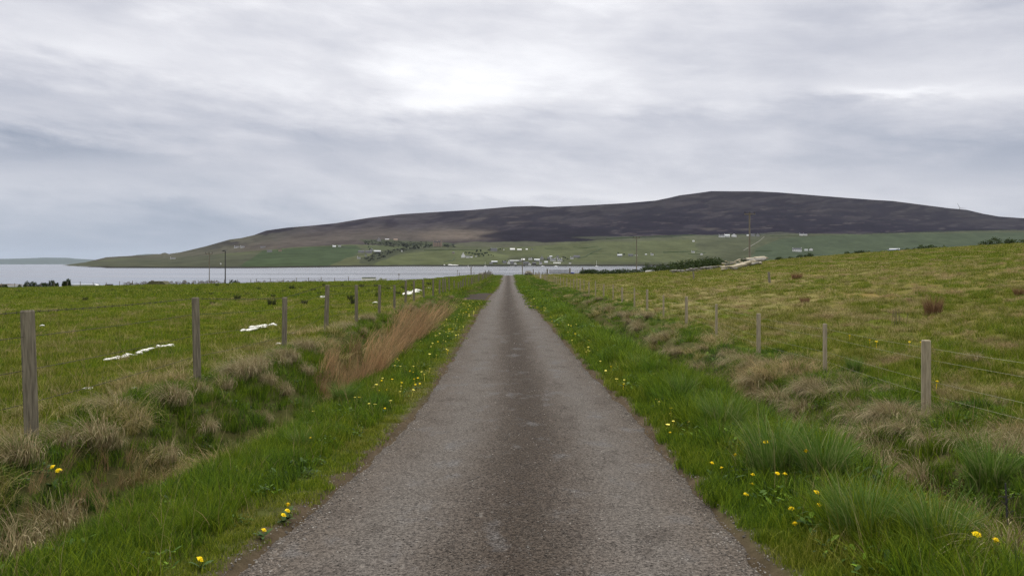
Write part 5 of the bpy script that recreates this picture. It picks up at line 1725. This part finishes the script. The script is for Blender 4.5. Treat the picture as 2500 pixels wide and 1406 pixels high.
W_, G_, T_, S_, P_ = M_WHITE, M_GREYWALL, M_TANWALL, M_SLATE, M_PALEROOF
HOUSES = [
    (578, 605.5, 12, 2.2, 2, W_, S_, 'white farmhouse high on the left hillside, left of a pair', 0, 1),
    (592, 605, 10, 2, 2, W_, S_, 'white cottage high on the left hillside, right of a pair', 0, 1),
    (422, 633, 12, 2, 1.6, W_, S_, 'lone white cottage low on the left tip of the island', 0, 1),
    (539, 646, 2.5, 2.2, 1.2, W_, W_, 'tiny white hut near the shore behind the street lamp', 1, 0),
    (642, 605, 12, 1.8, 1.2, G_, S_, 'dark low croft on the brown moor edge', 0, 0),
    (658, 615, 12, 2.5, 1.2, G_, S_, 'roofed grey ruin above the bright green field', 0, 0),
    (684, 613, 8, 2.5, 1.5, T_, S_, 'brownish steading right of the grey ruin', 1, 0),
    (816, 603.5, 8, 2, 1.5, W_, P_, 'white cottage at the top corner of the bright green field', 0, 1),
    (829, 602, 7, 1.8, 1.2, W_, S_, 'low white byre next to the cottage at the green field corner', 0, 0),
    (925, 589, 9, 4, 3.5, G_, S_, 'grey gabled house among dark bushes on the moor edge', 1, 1),
    (945, 587, 10, 2, 1.2, T_, P_, 'pale low outbuilding right of the grey gabled house', 0, 0),
    (966, 588, 10, 2, 2.4, T_, T_, 'tan humped stone building on the moor edge', 0, 0),
    (882, 617, 15, 3, 2.2, G_, S_, 'long grey barn at the left of the hillside farm', 0, 0),
    (900, 618, 16, 3.5, 2.5, G_, S_, 'large grey barn in the middle of the hillside farm', 0, 0),
    (907, 613, 7, 3, 2.5, G_, P_, 'upper grey house of the hillside farm', 1, 1),
    (921, 616, 17, 2.2, 2.2, G_, P_, 'silver-roofed shed at the right of the hillside farm', 0, 0),
    (876, 632, 8, 2.4, 1.6, W_, S_, 'small whitish cottage below the hillside farm', 0, 1),
    (893, 625, 5, 2, 1.5, G_, S_, 'small grey hut under the hillside farm', 1, 0),
    (981, 614, 2.6, 2, 1, W_, W_, 'tiny white hut at the edge of the wooded gully', 1, 0),
    (1107, 619, 6, 2, 1.4, T_, S_, 'low stone cottage left of the white steep-gabled house', 0, 1),
    (1131, 628, 10, 3.2, 6.5, W_, P_, 'white house with a very steep gable beside the wood', 1, 1),
    (1142, 629, 9, 2.4, 1.4, W_, S_, 'low white wing right of the steep-gabled house', 0, 0),
    (1151, 629, 5, 1.3, 1, W_, P_, 'white garage in front of the wood', 0, 0),
    (1162, 627, 3.5, 1.6, 1, W_, S_, 'small white outbuilding at the right end of the wood front', 1, 0),
    (1206, 613.5, 16, 4, 3.4, G_, S_, 'tall grey mansion with two end chimneys above the village', 0, 2),
    (1230, 611.5, 2.5, 2, 1, W_, W_, 'tiny white hut right of the grey mansion', 1, 0),
    (1251, 611, 12, 1.2, 3.4, G_, W_, 'white-roofed steading on the green slope, largest of three', 0, 0),
    (1268, 611.5, 11, 1.4, 2, G_, W_, 'white-roofed steading on the green slope, middle of three', 0, 0),
    (1286, 610, 5, 1.4, 1.2, W_, W_, 'white-roofed steading on the green slope, smallest of three', 0, 0),
    (1299, 610, 4, 1.8, 1, G_, S_, 'small grey hut at the end of the white-roofed steadings', 1, 0),
    (1207, 642, 15, 2.5, 2.2, M_DARK, P_, 'pale-roofed boathouse at the left end of the village', 0, 0),
    (1199, 645, 8, 2.2, 1.6, G_, S_, 'grey store beside the pale-roofed boathouse', 0, 0),
    (1232, 643.5, 9, 3, 2.5, G_, S_, 'dark house at the left of the village with a chimney', 0, 1),
    (1242, 644, 7, 3, 3, W_, S_, 'white gable between dark houses at the village left', 1, 1),
    (1250, 645, 8, 3, 2.5, G_, S_, 'grey shore house with white trim beside the pier head', 0, 1),
    (1258, 645.5, 6, 2.6, 2.4, W_, S_, 'narrow white house just left of the pier pole', 1, 0),
    (1256, 638.5, 24, 1.6, 1.3, G_, P_, 'very long pale-roofed byre above the village', 0, 0),
    (1270, 638.5, 8, 2.2, 2, G_, P_, 'grey barn end beside the white barn roof', 1, 0),
    (1277, 637, 9, 2, 3.4, M_DARK, W_, 'dark barn with a bright white roof above the village', 0, 0),
    (1292, 634.5, 4, 2.2, 3, W_, S_, 'left one of two little white gables above the village', 1, 0),
    (1297, 634.5, 5, 2.4, 3.6, W_, S_, 'right one of two little white gables above the village', 1, 0),
    (1284, 645, 14, 3, 2.5, G_, S_, 'long grey warehouse at the pier', 0, 0),
    (1293, 646.5, 7, 1.8, 3, W_, S_, 'white pointed gable at the foot of the pier warehouse', 1, 0),
    (1304, 645.5, 10, 2.5, 2.2, M_DARK, S_, 'black boat shed right of the pier', 0, 0),
    (1311, 638, 14, 2.8, 3, G_, P_, 'large grey sloping-roofed hall in the village middle', 0, 0),
    (1323, 634, 8, 4, 3.6, G_, G_, 'grey church-like gable in the village middle', 1, 1),
    (1320, 645.5, 7, 3.5, 2.4, W_, S_, 'white shop front by the shore in the village middle', 0, 1),
    (1333, 642, 9, 2.2, 1.6, W_, P_, 'low bright white block left of the white terrace', 0, 0),
    (1341, 633, 9, 2.6, 2.2, G_, S_, 'upper grey cottage above the white terrace', 0, 1),
    (1350, 637.5, 13, 3, 3, W_, S_, 'left half of the white terrace with dormers', 0, 2),
    (1366, 637.8, 13, 3, 3, W_, S_, 'right half of the white terrace with dormers', 0, 2),
    (1345, 628.5, 7, 1.8, 1.6, G_, P_, 'small pale roof highest above the white terrace', 0, 0),
    (1361, 629, 7, 2.4, 2, G_, S_, 'grey cottage high above the right half of the terrace', 1, 1),
    (1396, 632, 8, 2.2, 1.8, W_, S_, 'whitish croft right of the village with a curved yard wall', 0, 1),
    (1408, 628.5, 16, 2.6, 2, G_, S_, 'long dark-roofed steading right of the village', 0, 0),
    (1360, 643.5, 18, 1.4, .9, W_, W_, 'line of low white huts on the shore below the terrace', 0, 0),
    (1392, 644, 6, 1.6, 1.2, W_, S_, 'white hut at the right end of the village shore', 1, 0),
    (1513, 626.5, 12, 3, 2.6, G_, P_, 'blue-grey house with a dark tree beside it', 0, 1),
    (1540, 626, 12, 3, 2.4, G_, S_, 'slate-grey house left of the near utility pole', 0, 1),
    (1553, 624.5, 7, 1.4, 1.2, W_, S_, 'low white byre just behind the near utility pole', 0, 0),
    (1577, 623, 5, 1.4, 1, G_, P_, 'small pale shed right of the near utility pole', 0, 0),
    (1592, 623, 7, 2, 1.5, W_, S_, 'white cottage alone on the field right of the pole', 0, 1),
    (1692, 617, 8, 2.2, 1.4, W_, S_, 'white cottage in a dark garden hedge on the mid slope', 0, 1),
    (1713, 622.5, 6, 2.2, 1.8, W_, S_, 'small white gable below the dark garden hedge', 1, 0),
    (1693, 589.5, 5, 1.4, 1, W_, P_, 'tiny white shed high in the green field', 0, 0),
    (1762, 579, 14, 3, 2.6, W_, S_, 'long white house under the heather, left end', 0, 1),
    (1775, 578.5, 13, 3.4, 2.6, W_, P_, 'white house with grey roof joined to the long white house', 0, 1),
    (1792, 578, 12, 3, 4, W_, S_, 'white gable right of the long house under the heather', 1, 0),
    (1827, 576, 8, 1.8, 1, W_, P_, 'white shed just behind the tall utility pole', 0, 0),
    (1838, 576.5, 8, 2.8, 2, G_, S_, 'grey cottage right of the tall utility pole', 0, 1),
    (1850, 576.5, 8, 3, 2.4, G_, S_, 'second grey cottage farther right of the tall utility pole', 1, 1),
    (1956, 574.5, 8, 2.6, 1.6, W_, S_, 'white cottage at the heather edge, left end with a chimney', 0, 1),
    (1966, 574.5, 9, 2.2, 1.4, W_, S_, 'white cottage at the heather edge, right end', 0, 1),
    (1946, 613.5, 21, 4.4, 3, W_, S_, 'white two-storey house with dark roof and chimneys on the right slope', 0, 2),
    (1968, 611.5, 8, 1.6, 1, W_, P_, 'low white shed right of the two-storey white house', 0, 0),
    (1980, 611, 8, 2.4, 2.2, W_, S_, 'white arched barn right of the low white shed', 1, 0),
    (2184, 614, 23, 5, 2.2, M_BLUE, M_PALEROOF, 'blue shed with a pale roof just above the right field', 0, 0),
    (2172, 614, 12, 3.4, 1, M_BLUE, M_SLATE, 'darker blue lean-to left of the blue shed', 0, 0),
]
for hrow in HOUSES:
    px, py, w, wh, rh, wm, rm, lab, gb, ch = hrow
    win = 5 if 'two-storey' in lab else (3 if 'terrace' in lab else (2 if ('house' in lab and not gb and w > 9) else 0))
    house(px, py, w, wh, rh, wm, rm, lab, bool(gb), ch, win=win, dorm=3 if 'terrace with' in lab else 0, cat='house' if any(k in lab for k in ('house', 'cottage', 'terrace', 'croft', 'mansion', 'church')) else 'farm building')


def mansion():
    p = on_hill(1068, 602); s = p.y / F
    t = thing('great_house', 'large sandstone mansion with stepped gables on the wooded slope', 'mansion', p)
    MB().box((0, 3 * s, 4.2 * s), (22 * s, 7 * s, 9.5 * s)).build('wall', M_TANWALL, t)
    m = MB(); m.prism([(-11 * s, 8.9 * s), (11 * s, 8.9 * s), (10 * s, 12 * s), (-10 * s, 12 * s)], -.4 * s, 6.4 * s); m.build('roof', M_SLATE, t)
    for x, w, h in ((-8.5, 3.6, 11.5), (-3.6, 3.0, 11), (2.5, 3.0, 11), (8.8, 3.0, 12.5)):
        m = MB(); m.prism([((x - w / 2) * s, -2), ((x + w / 2) * s, -2), ((x + w / 2) * s, (h - 2) * s), (x * s, h * s), ((x - w / 2) * s, (h - 2) * s)], -2.4 * s, .6 * s); m.build('gable', M_TANWALL, t)
    for x in (-10, -1, 9.8):
        MB().box((x * s, 3 * s, 13 * s), (1.2 * s, 1.2 * s, 4.2 * s)).build('chimney', M_TANWALL, t)
    for x in (-6, -.5, 5.5):
        for z in (2.5, 6):
            MB().box((x * s, -.55 * s, z * s), (.8 * s, .12 * s, 1.6 * s)).build('window', M_WINDOW, t)


mansion()


def pier():
    pts = [(1246, 650.6), (1306, 650.4)]
    Y = 1850.0; s = Y / F
    x0, x1 = (1246 - CX) * s, (1307 - CX) * s
    t = thing('stone_pier', 'long pale stone pier along the village waterfront', 'pier', ((x0 + x1) / 2, Y, SEA))
    MB().box((0, 0, .6), (x1 - x0, 7, 3.2), bevel=.2).build('quay', M_GREYWALL, t)
    for x in (-.28, .05):
        MB().box((x * (x1 - x0), -3.7, 1.0), (3.5, .5, 2.6)).build('fender', M_DARK, t)


pier()


def low_tent(px, py, w, h, label):
    p = on_hill(px, py); s = p.y / F
    m = MB(); m.rock((0, 0, h * s * .4), (w * s, 5 * s, h * s * 1.3), 3, 3, .06)
    tag(m.build('polytunnel', M_SHELL, None, p), label, 'polytunnel')


low_tent(1099, 648, 12, 2.4, 'left of two low white humps on the island shore')
low_tent(1110, 648.3, 20, 1.9, 'right and longer of two low white humps on the island shore')
low_tent(1085, 647.5, 4, 1.6, 'tiny white hump left of the pair on the island shore')


def boat(px, py, L, mast, label, name='sailing_boat', cabin=False):
    Y = F * (-SEA) / (py - CY); s = Y / F
    t = thing(name, label, 'boat', ((px - CX) * s, Y, SEA))
    W = L * s
    m = MB(); m.prism([(-W / 2, .9), (-W / 2 + .8, -.4), (W / 2 - 1.2, -.4), (W / 2, 1.1)], -1.2, 1.2); m.build('hull', M_SHELL, t)
    if mast:
        MB().tube((-.05 * W, 0, .8), (-.05 * W, 0, mast * s), .22, .14, 6).build('mast', M_SHELL, t)
    if mast or cabin:
        MB().box((-.06 * W, 0, 1.3), (W * .36, 1.6, 1.0 + .6 * cabin), bevel=.15).build('cabin', M_SHELL, t)
    return t


boat(1185, 651.0, 8, 12, 'sailing boat with a bare mast moored at the left of the village')
boat(1457, 650.8, 8, 14.5, 'sailing boat with a tall bare mast moored alone right of the village')
boat(1325, 650.6, 9, 0, 'white motor boat with a cabin off the village shore', 'motor_boat', True)
boat(1358, 650.9, 11, 0, 'low white launch off the village shore below the terrace', 'motor_boat', True)
boat(1156, 651.5, 2.2, 0, 'small white dinghy moored left of the village', 'dinghy')
boat(1143, 651.2, 2.4, 5, 'small white boat with a short mast moored far left of the village')


def field_dyke(label, pts, h_px, mat=M_LEAF, step=7.0):
    """a hedge or dyke drawn along the hillside as a low ragged bank"""
    P = []
    for (a, b) in zip(pts[:-1], pts[1:]):
        n = max(2, int(math.hypot(b[0] - a[0], (b[1] - a[1]) * 3) / step))
        for i in range(n):
            P.append((a[0] + (b[0] - a[0]) * i / n, a[1] + (b[1] - a[1]) * i / n))
    P.append(pts[-1])
    pts3 = [on_hill(*q) for q in P]
    o = pts3[0]
    V = []; Q = []
    for i, p in enumerate(pts3):
        s = p.y / F; hh = h_px * s * random.uniform(.6, 1.3); w = 1.6
        d = (pts3[min(i + 1, len(pts3) - 1)] - pts3[max(i - 1, 0)]); d.z = 0; d.normalize(); nn = Vector((-d.y, d.x, 0))
        for off, z in ((-w, -4), (-w * .6, hh), (w * .6, hh), (w, -4)):
            V.append(tuple(p - o + nn * off + Vector((0, 0, z))))
        if i:
            for k in range(3): Q.append((4 * i - 4 + k, 4 * i - 3 + k, 4 * i + 1 + k, 4 * i + k))
    return tag(link('field_dyke', new_mesh('field_dyke', V, Q), mat, None, o), label, 'dyke')


field_dyke('dark field dyke sloping right from the green field corner', [(832, 604), (870, 607), (905, 611)], 1.2, M_DARK)
field_dyke('long level dark dyke below the sandstone mansion', [(1035, 611), (1100, 610.5), (1175, 610.5)], .9)
field_dyke('dark hedge line curving down to the shore left of the wood', [(1110, 630), (1104, 636), (1085, 640)], 1.2)
field_dyke('dark hedge line rising right from the village', [(1412, 631), (1428, 627), (1445, 617), (1468, 608)], 1.6)
field_dyke('level dyke across the field right of the village', [(1440, 620), (1480, 621), (1520, 622)], .7)
field_dyke('hedge line above the white-roofed steadings', [(1330, 607), (1350, 607.5), (1372, 606)], 1.0)
field_dyke('hedge line over the pale field strip right of the village', [(1400, 604), (1430, 606), (1460, 602)], 1.2)
field_dyke('dark garden hedge round the mid-slope cottage', [(1620, 617), (1660, 616), (1700, 614), (1725, 618), (1700, 622), (1680, 620)], 1.6)
field_dyke('stony dyke rising behind the tall utility pole', [(1815, 612), (1835, 600), (1855, 588), (1866, 578)], .8, M_STONE)
field_dyke('dark hedge patch right of the tall utility pole', [(1845, 614), (1865, 614.5), (1885, 614)], 1.8)
field_dyke('hedge line along the foot of the heather on the right', [(1480, 584), (1560, 579), (1640, 576), (1700, 574)], 1.6)
field_dyke('field edge dyke under the heather at the far right', [(2010, 573), (2150, 569), (2300, 565), (2480, 562)], .8)
field_dyke('hedge beside the row of white cottages at the heather edge', [(1880, 577), (1920, 576), (1950, 576)], 1.6)


# trees on the island: trunk and crown of leaf sprays
def tree_parts(seed, h=10.0):
    g = random.Random(seed)
    m = MB(); m.tube((0, 0, -1), (0, 0, h * .5), h * .05, h * .03, 7)
    C = []; R = []
    for i in range(7):
        a = g.uniform(0, 6.28); r = g.uniform(0, .26) * h; z = g.uniform(.38, .82) * h
        c = Vector((r * math.cos(a), r * math.sin(a), z)); C.append(tuple(c)); R.append(g.uniform(.14, .22) * h)
        m.tube((0, 0, h * .3), c, h * .018, h * .006, 5)
    o = m.build('trunk', M_POLE); trunk = o.data; bpy.data.objects.remove(o)
    V, Q = leaf_cloud(C, R, 520, h * .05, seed, shell=.35)
    cr = new_mesh('crown', V, Q); cr.materials.append(M_TREELEAF)
    return trunk, cr


TREES = [tree_parts(s) for s in range(3)]


def tree(px, py, h, label, group=None, wide=1.0):
    p = on_hill(px, py); k = h * p.y / F / 10
    t = thing('tree', label, 'tree', p, random.uniform(0, 6), group)
    a = TREES[random.randrange(3)]
    link('trunk', a[0], None, t).scale = (k, k, k)
    link('crown', a[1], None, t).scale = (k * wide, k * wide, k)
    return t


tree(1164, 620, 13, 'tallest dark tree of the little wood behind the steep-gabled house', wide=.7)
tree(1174, 620, 12, 'second tall dark tree of the little wood, right of the tallest', wide=.6)
for px, py, h in ((1138, 621, 7), (1146, 622, 8), (1153, 624, 8), (1160, 626, 9), (1168, 627, 10), (1176, 626, 9), (1184, 624, 9), (1189, 621, 6), (1193, 626, 6), (1199, 626, 5), (1204, 627, 4), (1180, 628, 7), (1170, 629, 6), (1150, 628, 5)):
    tree(px, py, h, 'rounded dark tree crowded in the little wood by the steep-gabled house', 'trees of the little wood', 1.3)
for px, py, h in ((1193, 613, 5), (1197, 613, 6), (1218, 612, 5), (1222, 611, 5), (1228, 610, 4)):
    tree(px, py, h, 'low tree sheltering the grey mansion above the village', 'trees by the grey mansion', 1.3)
tree(1509, 623, 8, 'dark tree behind the blue-grey house', wide=.8)
tree(1524, 625, 7, 'round dark tree between the blue-grey and slate-grey houses', wide=1.2)
for px, py, h in ((1228, 643, 7), (1234, 641, 7), (1306, 640, 6), (1337, 638, 6), (1375, 632, 7), (1380, 634, 8), (1386, 636, 6), (1376, 640, 5), (1330, 636, 5), (1265, 643, 6), (1300, 633, 6)):
    tree(px, py, h, 'dark tree among the roofs of the village', 'trees among the village houses', 1.1)
for px, py, h in ((1052, 602, 7), (1046, 601, 6), (1085, 601, 5), (1092, 601, 5), (900, 606, 6), (903, 613, 7)):
    tree(px, py, h, 'small dark tree beside the %s' % ('sandstone mansion' if px > 1000 else 'hillside farm'), 'trees beside the %s' % ('mansion' if px > 1000 else 'hillside farm'), 1.2)


def woods():
    g = np.random.default_rng(12); C = []; R = []
    poly = [(885, 588), (960, 590), (1050, 593), (1055, 602), (1030, 607), (965, 616), (925, 634), (900, 640), (890, 632), (925, 614), (985, 606), (930, 600), (890, 597)]
    n = 0
    while n < 330:
        px, py = g.uniform(880, 1110), g.uniform(586, 645)
        if inpoly(np.array([px]), np.array([py]), poly)[0] or (1085 < px < 1110 and 598 < py < 604):
            p = on_hill(px, py); h = g.uniform(1.2, 2.8) * p.y / F
            C.append(tuple(p + Vector((0, 0, h * .4)))); R.append(h * .7); n += 1
    V, Q = leaf_cloud(C, R, 15000, 1.3, 5, (1.6, 1.6, .8), .3)
    tag(link('woodland', new_mesh('woodland', V, Q), simple('woodland_leaf', (.042, .046, .032), (.030, .034, .024), .05, .9, bmp=0)), kind='stuff')


woods()


def wind_turbine():
    px = 2343; Y = float(hill_D1(px)); s = Y / F
    base = Vector(((px - CX) * s, Y, float(hill_z(px, Y)) - 3))
    t = thing('wind_turbine', 'wind turbine just showing over the right shoulder of the hill', 'wind turbine', base)
    hub = -(508.5 - CY) * s - base.z
    MB().tube((0, 0, 0), (0, 0, hub), 1.4, 1.0, 10).build('tower', M_GREYWALL, t)
    MB().box((0, -.5, hub), (1.6, 3.4, 1.6), bevel=.2).build('nacelle', M_GREYWALL, t)
    for a in (118, -2, -122):
        d = Vector((math.cos(math.radians(a)), 0, math.sin(math.radians(a))))
        MB().tube(Vector((0, -2.4, hub)), Vector((0, -2.4, hub)) + d * 14 * s, 1.5, .6, 6).build('blade', M_GREYWALL, t)


wind_turbine()


# ------------------------------------------------------------------ loose stones on the road and its edges
def loose_stones():
    g = np.random.default_rng(3)
    ico = bmesh.new(); bmesh.ops.create_icosphere(ico, subdivisions=1, radius=1)
    bv = np.array([v.co[:] for v in ico.verts]); bf = np.array([[v.index for v in f.verts] for f in ico.faces]); ico.free()
    n = 5200
    y = 4.2 * np.exp(g.random(n) ** 1.2 * 1.9)
    side = np.where(g.random(n) < .5, -1, 1)
    u = side * (HW - .02 + np.abs(g.normal(0, .13, n)) * np.where(g.random(n) < .6, -1, .9))
    m = g.random(n) < .22
    u = np.where(m, g.uniform(-1.5, 1.5, n), u)
    x = ROADC(y) + u
    z = np.where(np.abs(u) < HW, ROADZ(y) - .03 * (u / HW) ** 2, ground(x, y))
    r = g.uniform(.002, .0065, n) * np.where(g.random(n) < .04, 1.6, 1) * (1 + y * .02)
    V = (bv[None] * (1 + .5 * (g.random((n, len(bv), 1)) - .5))) * (r[:, None, None] * np.array([1.2, 1.0, .7]))
    V = V + np.stack([x, y, z + r * .3], -1)[:, None, :]
    Fc = (bf[None] + (np.arange(n) * len(bv))[:, None, None]).reshape(-1, 3)
    c = np.repeat(g.random(n), len(bv))[:, None] * np.array([[1, 1, 1]])
    mt, nt, b = mat_new('road_stone')
    nt.links.new(ramp(nt, attr(nt, 'Col', out='Fac'), [(0, (.045, .04, .035)), (.4, (.12, .108, .095)), (1, (.30, .28, .25))]).k, b.inputs['Base Color'])
    b.inputs['Roughness'].default_value = .9
    tag(link('gravel', new_mesh('gravel', V.reshape(-1, 3), None, Fc, colors=c), mt), kind='stuff')


loose_stones()


# ------------------------------------------------------------------ the air over the sound
def haze():
    m = bpy.data.materials.new('haze'); m.use_nodes = True
    nt = m.node_tree; nt.nodes.clear()
    out = nt.nodes.new('ShaderNodeOutputMaterial'); v = nt.nodes.new('ShaderNodeVolumePrincipled')
    v.inputs['Color'].default_value = (.70, .84, 1.0, 1)
    v.inputs['Density'].default_value = HAZE
    v.inputs['Anisotropy'].default_value = .2
    nt.links.new(v.outputs[0], out.inputs['Volume'])
    mb = MB(); mb.box((0, 14600, 195), (48000, 30000, 430))
    o = mb.build('haze', m)
    tag(o, kind='stuff')


HAZE = 1.1e-5
haze()
